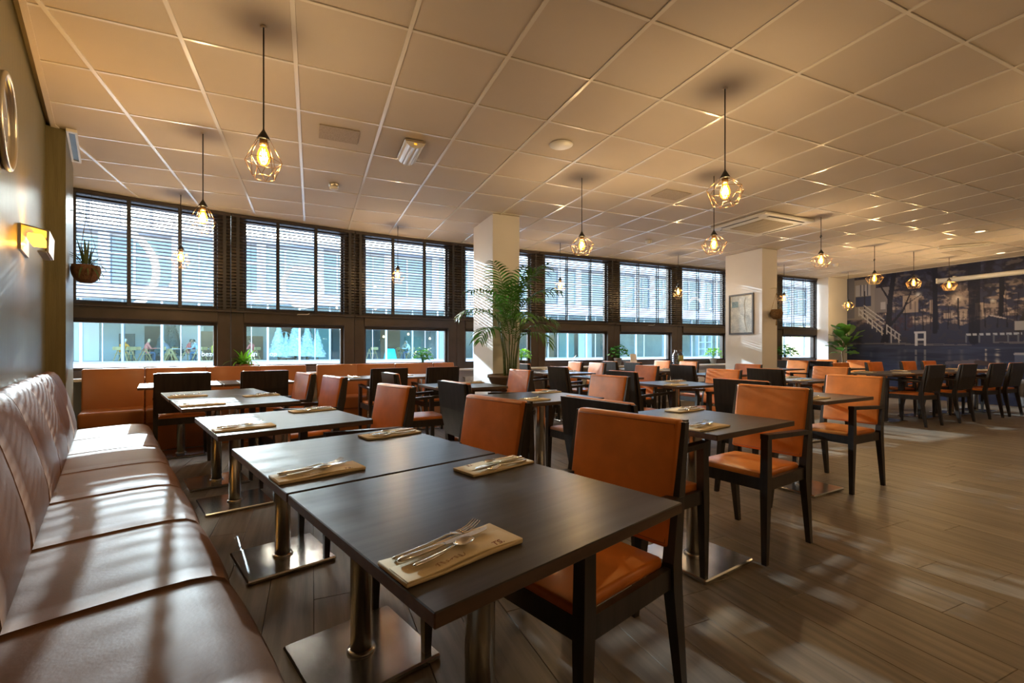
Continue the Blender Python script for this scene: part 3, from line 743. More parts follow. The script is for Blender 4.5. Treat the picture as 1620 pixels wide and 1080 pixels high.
for x_, y_, lb in ((.22, 5.326, 'before the second window'), (5.097, 5.991, 'between the palm and the picture pillar'), (10.103, 6.049, 'near the mural corner')):
    t = thing('smoke_detector', 'small white smoke detector '+lb, 'detector', (x_, y_, CEIL), 0, 'smoke detectors')
    MB().lathe([(.052, -.001), (.052, -.03), (.044, -.034)], 16).build('base', M_brass if x_ < 1 else M_white, t)
    MB().lathe([(.044, -.034), (.046, -.040), (.040, -.058), (.028, -.064), (.001, -.065)], 16).build('sensor', M_white, t)
M_panel = mat('perforated_panel', (.40, .34, .29), .8, nscale=120, namt=.2)
tag(MB().bbox(-.155, .155, -.13, .13, -.006, 0, .002).build('ceiling_panel', M_panel, None, (.21, 4.08, CEIL+.001)), 'grey perforated panel in a ceiling tile beside the emergency light', 'panel', 'ceiling panels')
tag(MB().bbox(-.19, .19, -.13, .13, -.006, 0, .002).build('ceiling_panel', M_panel, None, (3.835, 4.116, CEIL+.001)), 'grey perforated panel in a ceiling tile left of the air conditioner', 'panel', 'ceiling panels')
tag(MB().bbox(-.25, .25, -.12, .12, -.006, 0, .002).build('ceiling_panel', M_panel, None, (11.0, 4.45, CEIL+.001)), 'grey panel in the ceiling above the mural tables', 'panel', 'ceiling panels')
t = thing('track_light', 'short white fluorescent batten on the ceiling before the mural', 'light', (10.25, 4.05, CEIL), R(-52))
MB().bbox(-.33, .33, -.03, .03, -.03, -.002, .005).build('batten', M_white, t); MB().tube([(-.31, 0, -.045), (.31, 0, -.045)], .013, 8).build('tube', M_white, t)
for a in (-1, 1): MB().box(a*.315-.012, a*.315+.012, -.018, .018, -.06, -.028).build('end_cap', M_white, t)
for x_, y_, lb in ((11.80, 4.13, 'close to the mural top'), (9.35, 3.50, 'above the long table row'), (3.4, .2, 'added unseen as fill behind the viewpoint on the left'), (6.2, -.8, 'added unseen as fill behind the viewpoint in the middle'), (8.9, 1.2, 'added unseen as fill to the right of the picture')):  # the ones outside the view are added as fill light
    t = thing('downlight', 'round recessed ceiling downlight '+lb, 'light', (x_, y_, CEIL), 0, 'recessed downlights')
    MB().lathe([(.055, -.001), (.085, -.010), (.092, -.004)], 20).build('ring', M_white, t)
    MB().lathe([(.001, -.0025), (.056, -.0025)], 20).build('lens', emitmat('downlight_lens', (1, .72, .42), 2.5), t)
# slot grille at the ceiling beside the left pier
t = thing('slot_diffuser', 'white framed linear air slot at the ceiling beside the olive pier', 'vent', (0, 0, 0), TH)
b = MB(); z0, z1 = CEIL-.028, CEIL-.004
b.box(-.256, -.242, 5.16, 5.98, z0, z1); b.box(-.204, -.19, 5.16, 5.98, z0, z1); b.box(-.242, -.204, 5.16, 5.20, z0, z1); b.box(-.242, -.204, 5.94, 5.98, z0, z1); b.build('frame', M_white, t)
MB().box(-.242, -.204, 5.20, 5.94, z0+.008, z1).build('slot', M_black, t)
# ------------------------------------------------------------------ slanted wall: round mirror and sconce
t = thing('mirror', 'round framed mirror at the left edge of the olive wall', 'mirror', (*UV(3.22, WV), 2.20), TH)
b = MB(); n = 36; ring = []
b.tube([(.018, .215*math.cos(2*math.pi*k/n), .215*math.sin(2*math.pi*k/n)) for k in range(n+1)], .013, 8, cap=False); b.build('frame', M_brass, t)
b = MB(); b.add([(.012, .205*math.cos(2*math.pi*k/n), .205*math.sin(2*math.pi*k/n)) for k in range(n)]+[(.003, .21*math.cos(2*math.pi*k/n), .21*math.sin(2*math.pi*k/n)) for k in range(n)], [list(range(n))[::-1]]+[(k, (k+1) % n, n+(k+1) % n, n+k) for k in range(n)])
b.build('mirror_glass', mat('mirror_silver', (.85, .85, .85), .03, metal=1), t)
t = thing('wall_sconce', 'angular metal wall sconce glowing amber above the bench', 'lamp', (*UV(3.90, WV), 1.74), TH)
MB().box(0, .012, -.17, .17, -.06, .085).build('wall_plate', M_brass, t)
sh = MB()   # folded metal channel open towards the wall and downwards
W_ = .165
sh.hexa([(.004, -W_, .080), (.118, -W_, .055), (.118, W_, .055), (.004, W_, .080), (.004, -W_, .088), (.124, -W_, .062), (.124, W_, .062), (.004, W_, .088)])
sh.hexa([(.112, -W_, -.062), (.120, -W_, -.062), (.120, W_, -.062), (.112, W_, -.062), (.112, -W_, .056), (.124, -W_, .062), (.124, W_, .062), (.112, W_, .056)])
sh.build('shade', M_brass, t)
MB().box(.075, .111, -W_, W_, -.066, -.058).build('lower_lip', M_brass, t)
MB().bbox(.03, .095, -.13, .13, .005, .045, .006).build('lamp_tube', emitmat('sconce_glow', (1, .40, .03), 4.5), t)
l = bpy.data.lights.new('sconce_light', 'AREA'); l.energy = 2.5; l.color = (1, .42, .06); l.shape = 'RECTANGLE'; l.size = .26; l.size_y = .05
lo = bpy.data.objects.new('sconce_light', l); COL.objects.link(lo); lo.parent = t; lo.location = (.062, 0, -.004)
l2 = bpy.data.lights.new('sconce_uplight', 'AREA'); l2.energy = 5; l2.color = (1, .50, .10); l2.shape = 'RECTANGLE'; l2.size = .26; l2.size_y = .03
lo = bpy.data.objects.new('sconce_uplight', l2); COL.objects.link(lo); lo.parent = t; lo.location = (.045, 0, .10); lo.rotation_euler = (math.pi, 0, 0)
# ------------------------------------------------------------------ projection screen case, picture
t = thing('projector_screen_case', 'long white projection screen case mounted across the mural', 'screen', (XR-.075, 3.2, 2.60))
MB().tube([(0, -.6, 0), (0, 2.17, 0)], .05, 14).build('case', M_whitem, t)
for yy in (-.6, 2.17): MB().bbox(-.055, .055, yy-.012, yy+.012, -.055, .055, .004).build('end_cap', M_whitem, t)
for yy in (0, 1.9): MB().box(0, .075, yy-.02, yy+.02, .03, .07).build('bracket', M_whitem, t)
t = thing('picture_frame', 'grey framed old map print on the white pillar', 'picture', (7.344, 6.07, 1.77), math.pi)
# local: x points away from the pillar (to -X), y along the pillar
fw, fh = .265, .375
for (a, b_, c, d) in ((-fw, fw, fh-.03, fh), (-fw, fw, -fh, -fh+.03), (-fw, -fw+.03, -fh+.03, fh-.03), (fw-.03, fw, -fh+.03, fh-.03)):
    MB().bbox(.0, .022, a, b_, c, d, .002).build('frame_bar', mat('grey_frame', (.07, .07, .085), .5), t)
m = mat('map_print', (.42, .45, .47), .35, nscale=9, namt=.16, ndetail=9, tint2=(.52, .53, .50))
nt_ = m.node_tree; vo = nt_.nodes.new('ShaderNodeTexVoronoi'); vo.feature = 'DISTANCE_TO_EDGE'; vo.inputs['Scale'].default_value = 22
rp = nt_.nodes.new('ShaderNodeValToRGB'); rp.color_ramp.elements[0].position = .0; rp.color_ramp.elements[0].color = (.62, .63, .66, 1); rp.color_ramp.elements[1].position = .06; rp.color_ramp.elements[1].color = (1, 1, 1, 1)
mxn = nt_.nodes.new('ShaderNodeMix'); mxn.data_type = 'RGBA'; mxn.blend_type = 'MULTIPLY'; mxn.inputs[0].default_value = 1
tcn = [q for q in nt_.nodes if q.type == 'TEX_COORD'][0]; nt_.links.new(tcn.outputs['Object'], vo.inputs['Vector']); nt_.links.new(vo.outputs['Distance'], rp.inputs['Fac'])
src = nt_.nodes['Principled BSDF'].inputs['Base Color'].links[0].from_socket
nt_.links.new(src, mxn.inputs[6]); nt_.links.new(rp.outputs[0], mxn.inputs[7]); nt_.links.new(mxn.outputs[2], nt_.nodes['Principled BSDF'].inputs['Base Color'])
pr = MB().box(.003, .009, -fw+.03, fw-.03, -fh+.03, fh-.03).build('map_sheet', m, t)
MB().box(.0092, .0098, -.20, -.06, .13, .24).build('blue_legend', mat('map_blue', (.16, .27, .35), .5, nscale=40, namt=.3), pr)
MB().tube([(.0095, .10, .30), (.0095, .06, .15), (.0095, .09, .05), (.0095, .07, -.1), (.0095, .13, -.33)], .004, 5, flat=.3).build('river_line', mat('map_line', (.52, .47, .40), .6), pr)
# ------------------------------------------------------------------ mural
NYm, NZm = 440, 200; Y0m, Y1m = 1.6, 7.25; Z1m = CEIL
yy, zz = np.meshgrid(np.linspace(Y0m, Y1m, NYm), np.linspace(0, Z1m, NZm))
def vnoise(sy, sz, seed, oct=4):
    out = np.zeros_like(yy); amp = 1; tot = 0
    for o in range(oct):
        r_ = np.random.default_rng(seed+o*17); G = r_.random((90, 90)); fy = (yy*sy*2**o) % 80; fz = (zz*sz*2**o) % 80
        iy, iz = fy.astype(int), fz.astype(int); ty, tz = fy-iy, fz-iz; ty = ty*ty*(3-2*ty); tz = tz*tz*(3-2*tz)
        out += amp*((G[iz, iy]*(1-ty)+G[iz, iy+1]*ty)*(1-tz)+(G[iz+1, iy]*(1-ty)+G[iz+1, iy+1]*ty)*tz); tot += amp; amp *= .55
    return out/tot
C = np.zeros(yy.shape+(3,)); 
def put(mask, colr, a=1.):
    m_ = (mask*a)[..., None] if mask.dtype != bool else (mask.astype(float)*a)[..., None]
    C[:] = C*(1-m_)+np.array(colr)*m_
def sm(x_, a, b): return np.clip((x_-a)/(b-a), 0, 1)
n1 = vnoise(2.2, 2.2, 3, 5); n2 = vnoise(7, 7, 11, 4); n3 = vnoise(1.2, 14, 23, 4); n4 = vnoise(5, 12, 31, 4)
put(np.ones_like(yy), (.050, .050, .066))
glow = sm(zz, 1.5, 1.75)*(1-sm(zz, 2.25, 2.75))*(.35+.65*sm(7.1-yy, 0, .6))
put(glow*sm(n4*.55+n1*.5, .50, .60), (.36, .24, .145), .9); put(glow*sm(n4*.5+n2*.5, .56, .62), (.62, .42, .24), .8); put(sm(vnoise(16, 16, 41, 3), .50, .58)*sm(zz, 1.6, 1.8), (.030, .028, .034), .75)
put(sm(zz, 2.2, 2.6)*sm(n2, .40, .62), (.022, .020, .026), .9)            # tree canopy
put(sm(n4, .55, .62)*sm(zz, 2.3, 2.5)*sm(n1, .42, .52), (.16, .12, .085), .7)
# houses at the left
hs = (yy > 6.60)*(zz > 1.85)*(zz < 2.85); put(hs, (.25, .20, .14))
put((yy > 6.70)*(yy < 7.05)*(zz > 2.18)*(zz < 2.42), (.045, .05, .07)); put((yy > 6.72)*(yy < 7.05)*(zz > 2.44)*(zz < 2.72), (.36, .31, .25))
for a in (6.78, 6.86, 6.94): put((abs(yy-a) < .012)*(zz > 2.44)*(zz < 2.72), (.08, .08, .09))
put((yy > 6.30)*(yy < 6.62)*(zz > 2.0)*(zz < 2.6), (.20, .16, .12)); put((yy > 7.08)*(zz > 1.9), (.16, .14, .12))
put((yy > 6.40)*(yy < 6.5)*(zz > 2.08)*(zz < 2.25), (.40, .33, .24)); put((abs(yy-6.85) < .012)*(zz > 1.9)*(zz < 2.55), (.03, .03, .035))
# lit house fronts between the trunks
for a, b_, c, d in ((6.05, 5.75, 1.95, 2.35), (5.55, 5.40, 1.9, 2.2), (4.78, 4.66, 1.80, 2.08), (4.55, 4.47, 1.95, 2.1), (5.05, 4.9, 1.8, 1.95), (5.30, 5.15, 1.78, 1.9)):
    put((yy < a)*(yy > b_)*(zz > c)*(zz < d), (.50, .34, .19), .75)
    put((abs(yy-(a+b_)/2) < .02)*(zz > c+.08)*(zz < d-.05), (.12, .08, .06), .8)
put(np.exp(-((yy-5.06)**2+(zz-2.20)**2)/.0016), (1, .80, .50), 1.); put(np.exp(-((yy-5.06)**2+(zz-2.20)**2)/.012), (.9, .62, .32), .5)
put(np.exp(-((yy-5.75)**2+(zz-2.35)**2)/.002), (.9, .75, .5), .8); put((abs(yy-5.06) < .012)*(zz > 1.55)*(zz < 2.2), (.03, .028, .03))
put(np.exp(-((yy-4.52)**2+(zz-2.10)**2)/.001), (.8, .65, .42), .8)
# fence line and shrubs
put((zz > 1.62)*(zz < 1.92)*(yy < 6.3)*(np.sin(yy*90) > .6), (.05, .04, .04), .6)
put((zz < 1.66+.12*(n1-.5)*4)*(zz > 1.2), (.042, .044, .056)); put((zz < 1.72)*(zz > 1.25)*(n2 > .56), (.060, .050, .050), .6)
put((yy > 5.85)*(yy < 6.3)*(zz > 1.55)*(zz < 1.85)*(n2 > .42), (.075, .038, .040), .7)
# trunks and branches
def line(y0, z0, y1, z1, w0, w1, colr, a=1.):
    dy, dz = y1-y0, z1-z0; L2 = dy*dy+dz*dz; t_ = np.clip(((yy-y0)*dy+(zz-z0)*dz)/L2, 0, 1)
    put(np.hypot(yy-(y0+dy*t_), zz-(z0+dz*t_)) < w0+(w1-w0)*t_, colr, a)
TR = (.020, .020, .026)
for _k in range(16):
    _y = 6.2-.17*_k-.05*math.sin(_k*7.1); line(_y, 1.55, _y+.03*math.sin(_k*3.), 2.1+.25*math.sin(_k*5.3)**2, .010, .005, TR, .8)
line(6.42, 1.25, 6.33, 1.75, .085, .06, TR); line(6.33, 1.75, 6.30, 2.3, .06, .055, TR); line(6.30, 2.3, 6.22, 2.9, .055, .05, TR); line(6.36, 1.6, 6.05, 2.0, .035, .022, TR); line(6.05, 2.0, 5.88, 2.45, .022, .012, TR)
line(6.30, 2.25, 6.48, 2.6, .025, .015, TR); line(5.98, 2.15, 5.7, 2.35, .012, .006, TR); line(5.45, 1.5, 5.45, 2.9, .045, .05, TR); line(4.80, 1.3, 4.80, 2.9, .085, .10, TR, .9)
line(4.40, 1.75, 4.38, 2.6, .03, .04, TR); line(4.15, 1.5, 3.75, 2.4, .05, .12, (.05, .04, .03)); line(3.3, 1.2, 3.3, 2.9, .09, .12, TR)
line(4.55, 1.80, 4.34, 1.73, .012, .012, (.5, .38, .26))
# stairs with railings
RL = (.46, .38, .27)
for dz in (0, .11): line(6.97, 2.12-dz, 6.45, 1.60-dz, .014, .014, RL)
for dz in (0, .10): line(6.86, 2.20-dz, 6.43, 1.82-dz, .012, .012, RL)
for a, c in ((6.97, 2.15), (6.90, 2.10), (6.78, 1.96), (6.68, 1.83), (6.58, 1.74), (6.47, 1.66)): line(a, c, a, c-.20, .011, .011, RL)
for dz in (0, .13): line(6.36, 1.68-dz, 6.10, 1.45-dz, .013, .013, RL)
for a, c, h_ in ((6.37, 1.70, .22), (6.28, 1.58, .33), (6.20, 1.5, .14), (6.12, 1.47, .25)): line(a, c, a, c-h_, .013, .013, RL)
# shore, water, stool, jetty
sh_ = 1.225+.02*np.sin(yy*2.1); put((zz < sh_+.035)*(zz > sh_-.02)*(n3 > .36), (.17, .14, .11), .8)
put(zz < sh_-.01, (.040, .045, .062)); put((zz < sh_-.03)*sm(n3, .45, .7), (.075, .082, .105), .7); put((zz < 1.0)*sm(n3, .5, .75), (.055, .062, .08), .5)
SW = (.60, .52, .38)
put((yy > 5.61)*(yy < 5.83)*(zz > 1.475)*(zz < 1.515), SW); put((yy > 5.63)*(yy < 5.80)*(zz > 1.31)*(zz < 1.35), SW)
for a in (5.63, 5.79): put((abs(yy-a) < .022)*(zz > 1.2)*(zz < 1.48), SW)
for a in (5.63, 5.79): put((abs(yy-a) < .02)*(zz > .62)*(zz < 1.1)*(n3 > .35), (.30, .27, .21), .6)
put((yy > 4.1)*(yy < 4.93)*(zz > 1.395)*(zz < 1.445)*(np.sin(yy*62) > -.55), (.46, .42, .33))
for a in (4.93, 4.72, 4.5, 4.3, 4.15): put((abs(yy-a) < .012)*(zz > 1.25)*(zz < 1.41), (.15, .14, .12))
put((yy > 3.7)*(yy < 4.2)*(zz > 1.48)*(zz < 1.66), (.42, .36, .26))
for a, w_ in ((4.45, .03), (4.62, .012), (3.9, .03)): put(np.exp(-((yy-a)/w_)**2)*(zz > .60)*(zz < 1.12)*sm(n3, .42, .55), (.60, .48, .30), .9)
for a in (6.0, 6.12, 6.7, 5.2, 5.0): put(np.exp(-((yy-a)/.03)**2)*(zz > .5)*(zz < 1.1)*sm(n3, .4, .7), (.14, .13, .12), .7)
line(4.2, 1.02, 3.4, 1.10, .022, .022, (.42, .36, .28)); put((yy < 4.2)*(zz < 1.0)*(zz > .75), (.11, .12, .14))
line(5.25, .82, 4.75, .86, .03, .05, (.16, .13, .12)); line(4.75, .84, 4.35, .80, .05, .03, (.10, .065, .05))
for y_b in (0,): pass
vs = np.stack([np.zeros(yy.size), yy.ravel(), zz.ravel()], 1); idx = np.arange(NYm*NZm).reshape(NZm, NYm)
fsq = np.stack([idx[:-1, :-1].ravel(), idx[1:, :-1].ravel(), idx[1:, 1:].ravel(), idx[:-1, 1:].ravel()], 1)
me = bpy.data.meshes.new('mural'); me.from_pydata(vs.tolist(), [], fsq.tolist())
ca = me.color_attributes.new('print', 'FLOAT_COLOR', 'POINT'); ca.data.foreach_set('color', np.concatenate([C.reshape(-1, 3), np.ones((yy.size, 1))], 1).ravel())
mm = mat('mural_print', (.1, .1, .12), .6, spec=.2, bump=(200, .05)); an = mm.node_tree.nodes.new('ShaderNodeAttribute'); an.attribute_name = 'print'
gn = mm.node_tree.nodes.new('ShaderNodeMix'); gn.data_type = 'RGBA'; gn.blend_type = 'MULTIPLY'; gn.inputs[0].default_value = 1; gn.inputs[7].default_value = (.74, .94, 1.70, 1)
mm.node_tree.links.new(an.outputs['Color'], gn.inputs[6]); mm.node_tree.links.new(gn.outputs[2], mm.node_tree.nodes['Principled BSDF'].inputs['Base Color'])
me.materials.append(mm); mu = link('mural', me, None, (XR-.004, 0, 0)); tag(mu, 'large evening pond and trees photo mural covering the far wall', 'mural')
# ------------------------------------------------------------------ plants
def frond(L, lift, droop, nl, ll, seed, wid=.017):
    """pinnate palm leaf along +x starting at the origin"""
    r_ = random.Random(seed); b = MB(); n = 12; pts = []
    ang = lift; p = Vector((0, 0, 0)); pts.append(p.copy())
    for i in range(n):
        ang -= droop/n*(.4+1.2*i/n); p = p + Vector((math.cos(ang), .02*r_.uniform(-1, 1), math.sin(ang)))*L/n; pts.append(p.copy())
    b.tube(pts, [.0065*(1-.8*i/n)+.001 for i in range(n+1)], 5)
    for k in range(nl):
        s_ = .30+.69*k/(nl-1); f = s_*n; i = min(int(f), n-1); q = pts[i].lerp(pts[i+1], f-i); tg = (pts[i+1]-pts[i]).normalized()
        up = Vector((-tg.z, 0, tg.x)); l = ll*(math.sin(math.pi*(.12+.80*(s_-.3)/.7))**.7)*r_.uniform(.85, 1.1)
        for sd in (-1, 1):
            side = Vector((0, sd, 0)); d0 = (side*.75+tg*.62+up*r_.uniform(.05, .30)).normalized()
            P = [q.copy()]; d = d0.copy()
            for j in range(4): d = (d+Vector((0, 0, -.15-.10*j))*r_.uniform(.7, 1.2)).normalized(); P.append(P[-1]+d*l/4)
            wv = tg.cross(d0); wv = wv.cross(d0).normalized(); vs = []; fs = []
            for j, (pp, ww) in enumerate(zip(P, (.35, 1., .95, .6, .05))): vs += [pp-wv*wid*ww, pp+wv*wid*ww+up*wid*.25*ww]
            for j in range(4): fs.append((2*j, 2*j+1, 2*j+3, 2*j+2))
            b.add(vs, fs, 0, True)
    return b
PX, PY = 2.31, 5.33
t = thing('potted_palm', 'tall kentia palm in a wide bowl before the white pillar', 'plant', (PX, PY, .62))
MB().lathe([(.001, 0), (.20, 0), (.255, .09), (.272, .135), (.285, .14), (.285, .175), (.262, .175), (.255, .13)], 28).build('bowl', mat('brown_pot', (.16, .11, .075), .6, nscale=6, namt=.2), t)
MB().lathe([(.001, .14), (.258, .14)], 20).build('soil', M_soil, t)
for k in range(9):
    a = 2.4*k; r0 = .03+.055*random.random(); x0, y0 = r0*math.cos(a), r0*math.sin(a); lean = .05+.08*random.random(); h = .55+.30*random.random()
    MB().tube([(x0, y0, .13), (x0*1.2, y0*1.2, .13+h*.4), (x0+lean*math.cos(a), y0+lean*math.sin(a), .13+h)], [.012, .010, .007], 6).build('stem', mat('palm_stem', (.09, .13, .04), .6, nscale=14, namt=.4, stretch=(1, 1, 3)), t)
NF = 30; kf = 0
meF = [frond(1.0, R(l), R(d), 13, .40, 40+i).mesh('frond', M_palm) for i, (l, d) in enumerate(((82, 70), (72, 95), (60, 110), (48, 120), (78, 45)))]
for k in range(NF):
    a = 2.39996*k+.4; r0 = .07; z0 = .45+.55*random.random(); tier = k/NF
    i = (4 if tier > .82 else 0 if tier > .6 else 1 if tier > .38 else 2 if tier > .15 else 3)
    zb = .50+.42*tier+.10*random.random(); sc = (.62+.20*random.random())*(1.05 if tier > .6 else .95)
    # keep the crown off the pillar face behind it
    if math.sin(a) > .15: sc *= .62; i = 4
    o = link('frond', meF[i], t, (r0*math.cos(a)*.9, r0*math.sin(a)*.6-.02, zb), (0, 0, a)); o.scale = (sc, sc, sc)
tag(MB().bbox(-.19, .19, -.19, .19, 0, .62, .006).build('plinth', M_wenge, None, (PX, PY, 0)), 'dark wooden plinth carrying the palm bowl', 'plinth')
# fiddle-leaf fig beside the mural
def leafm(L, Wd, seed, curl=.25):
    r_ = random.Random(seed); b = MB(); n, m = 8, 4; vs = []; fs = []
    for i in range(n+1):
        s_ = i/n; w = Wd*(math.sin(math.pi*min(1, .04+s_*.93))**.75)*(.62+.55*s_)
        for j in range(m+1):
            q = 2*j/m-1; vs.append((L*s_*(1-.12*s_), w*q*(1+.05*math.sin(9*s_+seed)), .16*L*math.sin(s_*2.2)*.5-curl*L*s_*s_+.10*w*q*q+.012*math.sin(14*s_)*abs(q)))
    for i in range(n):
        for j in range(m): fs.append((i*(m+1)+j, (i+1)*(m+1)+j, (i+1)*(m+1)+j+1, i*(m+1)+j+1))
    return b.add(vs, fs, 0, True)
FX, FY = 11.72, 6.85
t = thing('fig_plant', 'fiddle-leaf fig tree in a terracotta pot by the mural corner', 'plant', (FX, FY, 0))
MB().lathe([(.001, 0), (.17, 0), (.22, .36), (.235, .36), (.235, .42), (.21, .42), (.205, .37)], 22).build('pot', M_terra, t)
MB().lathe([(.001, .385), (.208, .385)], 16).build('soil', M_soil, t)
MB().tube([(0, 0, .38), (.02, .01, .75), (-.03, .0, 1.05), (.02, -.02, 1.35), (.05, 0, 1.52)], [.018, .016, .014, .011, .007], 7).build('trunk', M_bark, t)
MB().tube([(-.03, 0, 1.02), (.10, .0, 1.15), (.20, -.02, 1.28)], [.010, .008, .005], 6).build('branch', M_bark, t)
meL = [leafm(.36, .115, s_).mesh('leaf', M_fig) for s_ in (1, 2, 3)]
for k in range(26):
    a = 2.4*k; z0 = .98+.58*(k/26); el = R(15+55*(k/26)+random.uniform(-12, 12)); off = .0 if k % 3 else .13
    x0 = .03+(.14 if off else 0)
    o = link('leaf', meL[k % 3], t, (x0*math.cos(a)+(.10 if off else 0), x0*math.sin(a), min(z0, 1.5)), Euler((random.uniform(-.3, .3), -el, a))); s_ = random.uniform(.75, 1.05); o.scale = (s_, s_, s_)
# plants on the window sills
def sill_pos(x_, off=.02): return (x_, ywall(x_)+off)
def pot(t, r, h, m, z0=0): MB().lathe([(.001, z0), (r*.72, z0), (r, z0+h*.82), (r*1.08, z0+h*.82), (r*1.08, z0+h), (r*.94, z0+h), (r*.92, z0+h*.85)], 18).build('pot', m, t); MB().lathe([(.001, z0+h*.86), (r*.93, z0+h*.86)], 14).build('soil', M_soil, t)
def strap(L, w, lift, droop, m=6):
    b = MB(); p = Vector((0, 0, 0)); a = lift; vs = []
    for i in range(m+1):
        ww = w*(math.sin(math.pi*(.12+.83*i/m)))**.8
        vs += [(p.x, -ww, p.z+.15*ww), (p.x, 0, p.z), (p.x, ww, p.z+.15*ww)]; p = p+Vector((math.cos(a), 0, math.sin(a)))*L/m; a -= droop/m
    fs = []
    for i in range(m): fs += [(3*i, 3*i+1, 3*i+4, 3*i+3), (3*i+1, 3*i+2, 3*i+5, 3*i+4)]
    return b.add(vs, fs, 0, True)
x_, y_ = sill_pos(-.82, -.02)
t = thing('potted_fern', 'bright green bird nest fern on the sill between the first windows', 'plant', (x_, y_, Z_SILL)); pot(t, .10, .13, M_terra)
meS = [strap(.30, .019, R(l), R(d)).mesh('leaf', M_fern) for l, d in ((85, 60), (65, 85), (45, 105))]
for k in range(46):
    i = k % 3; o = link('leaf', meS[i], t, (random.uniform(-.04, .04), random.uniform(-.04, .04), .11), (0, 0, 2.4*k+.2)); s_ = random.uniform(.55, 1.0)*(.9 if i == 0 else 1); o.scale = (s_, s_, s_)
def bushy(name, x_, off, r, h, nleaf, ll, m, potm, label, ph=.11, pr=.075, foot=Z_SILL):
    X, Y = sill_pos(x_, off); t = thing(name, label, 'plant', (X, Y, foot)); pot(t, pr, ph, potm)
    lm = leafm(ll, ll*.32, 5, .2).mesh('leaf', m); st = MB()
    for k in range(nleaf):
        a = 2.4*k; f = (k+.5)/nleaf; rr = r*math.sqrt(f)*random.uniform(.75, 1.05); zz_ = ph+h*(1-.75*f)*random.uniform(.75, 1.05)
        st.tube([(0, 0, ph*.8), (rr*.4*math.cos(a), rr*.4*math.sin(a), ph+(zz_-ph)*.7), (rr*math.cos(a), rr*math.sin(a), zz_)], .0016, 4)
        o = link('leaf', lm, t, (rr*math.cos(a), rr*math.sin(a), zz_), Euler((random.uniform(-.5, .5), random.uniform(-.6, .5), a+random.uniform(-.7, .7)))); s_ = random.uniform(.8, 1.25); o.scale = (s_, s_, s_)
    st.build('stem', m, t); return t
bushy('potted_plant', 1.66, -.02, .14, .24, 46, .085, M_bush, M_terra, 'round leafy green plant on the sill behind the palm-side banquette')
M_clay = mat('grey_clay', (.36, .33, .30), .85, nscale=10, namt=.12)
bushy('potted_plant', 3.45, -.06, .17, .22, 40, .075, M_fern, mat('dark_pot', (.06, .045, .04), .6), 'pale trailing plant in a dark pot right of the palm', .13, .085)
bushy('potted_plant', 5.58, -.06, .20, .27, 60, .085, M_bush, M_clay, 'leafy plant in a tapered grey clay pot on the sill', .15, .075)
bushy('potted_plant', 8.16, -.06, .16, .24, 40, .08, M_fern, M_clay, 'green plant on the sill peeking out left of the picture pillar', .13, .075)
bushy('potted_plant', 10.55, -.05, .26, .30, 64, .10, M_bush, mat('pale_pot', (.6, .5, .46), .7), 'leafy plant on the sill of the last window', .13, .085)
# hanging basket at the left pier
bx, by = UV(5.75, -.152)
t = thing('hanging_planter', 'hanging coconut shell basket with trailing leaves beside the olive pier', 'planter', (bx, by, 1.83))
MB().lathe([(.001, -.105), (.045, -.10), (.082, -.07), (.102, -.02), (.106, .03), (.098, .06), (.09, .06)], 18, ex=1.0).build('basket', mat('coconut', (.15, .075, .04), .9, nscale=30, namt=.35, bump=(90, .5)), t)
MB().lathe([(.001, .045), (.095, .045)], 14).build('soil', M_soil, t)
for k in range(3): a = 2.1*k+.3; MB().tube([(.11*math.cos(a), .11*math.sin(a), .055), (.0, 0, .50)], .0016, 4).build('cord', M_bark, t)
MB().tube([(-.126, .005, .56), (-.05, .002, .55), (.0, 0, .53), (0, 0, .49)], .004, 5).build('hook', M_black, t)
meD = [strap(.24, .009, R(l), R(d)).mesh('leaf', mat('dry_leaf', (.07, .10, .035), .7)) for l, d in ((60, 70), (20, 90), (-10, 70), (85, 20))]
for k in range(34): o = link('leaf', meD[k % 4], t, (.03*math.cos(2.4*k), .03*math.sin(2.4*k), .05), (0, 0, 2.4*k)); s_ = random.uniform(.6, 1.1); o.scale = (s_, s_, s_)
# macrame ball on the picture pillar
t = thing('hanging_planter', 'round woven planter hung from a bracket on the picture pillar', 'planter', (7.565, 5.53, 1.74))
MB().lathe([(.001, -.095), (.055, -.085), (.098, -.03), (.105, .02), (.088, .075), (.07, .085)], 18).build('ball', mat('macrame', (.17, .095, .04), .95, nscale=40, namt=.4, bump=(120, .6)), t)
for k in range(4): a = 1.57*k+.4; MB().tube([(.085*math.cos(a), .085*math.sin(a), .07), (0, .0, .38)], .0025, 4).build('cord', mat('jute', (.32, .22, .12), .9), t)
MB().tube([(0, .0, .38), (0, 0, .46)], .003, 4).build('cord', MATS['jute'], t)
MB().tube([(0, 0, .46), (0, .05, .468), (0, .111, .465)], .004, 5).build('bracket', M_brass, t)
MB().tube([(0, 0, -.09), (0, 0, -.20)], [.006, .013], 6).build('tassel', MATS['jute'], t)
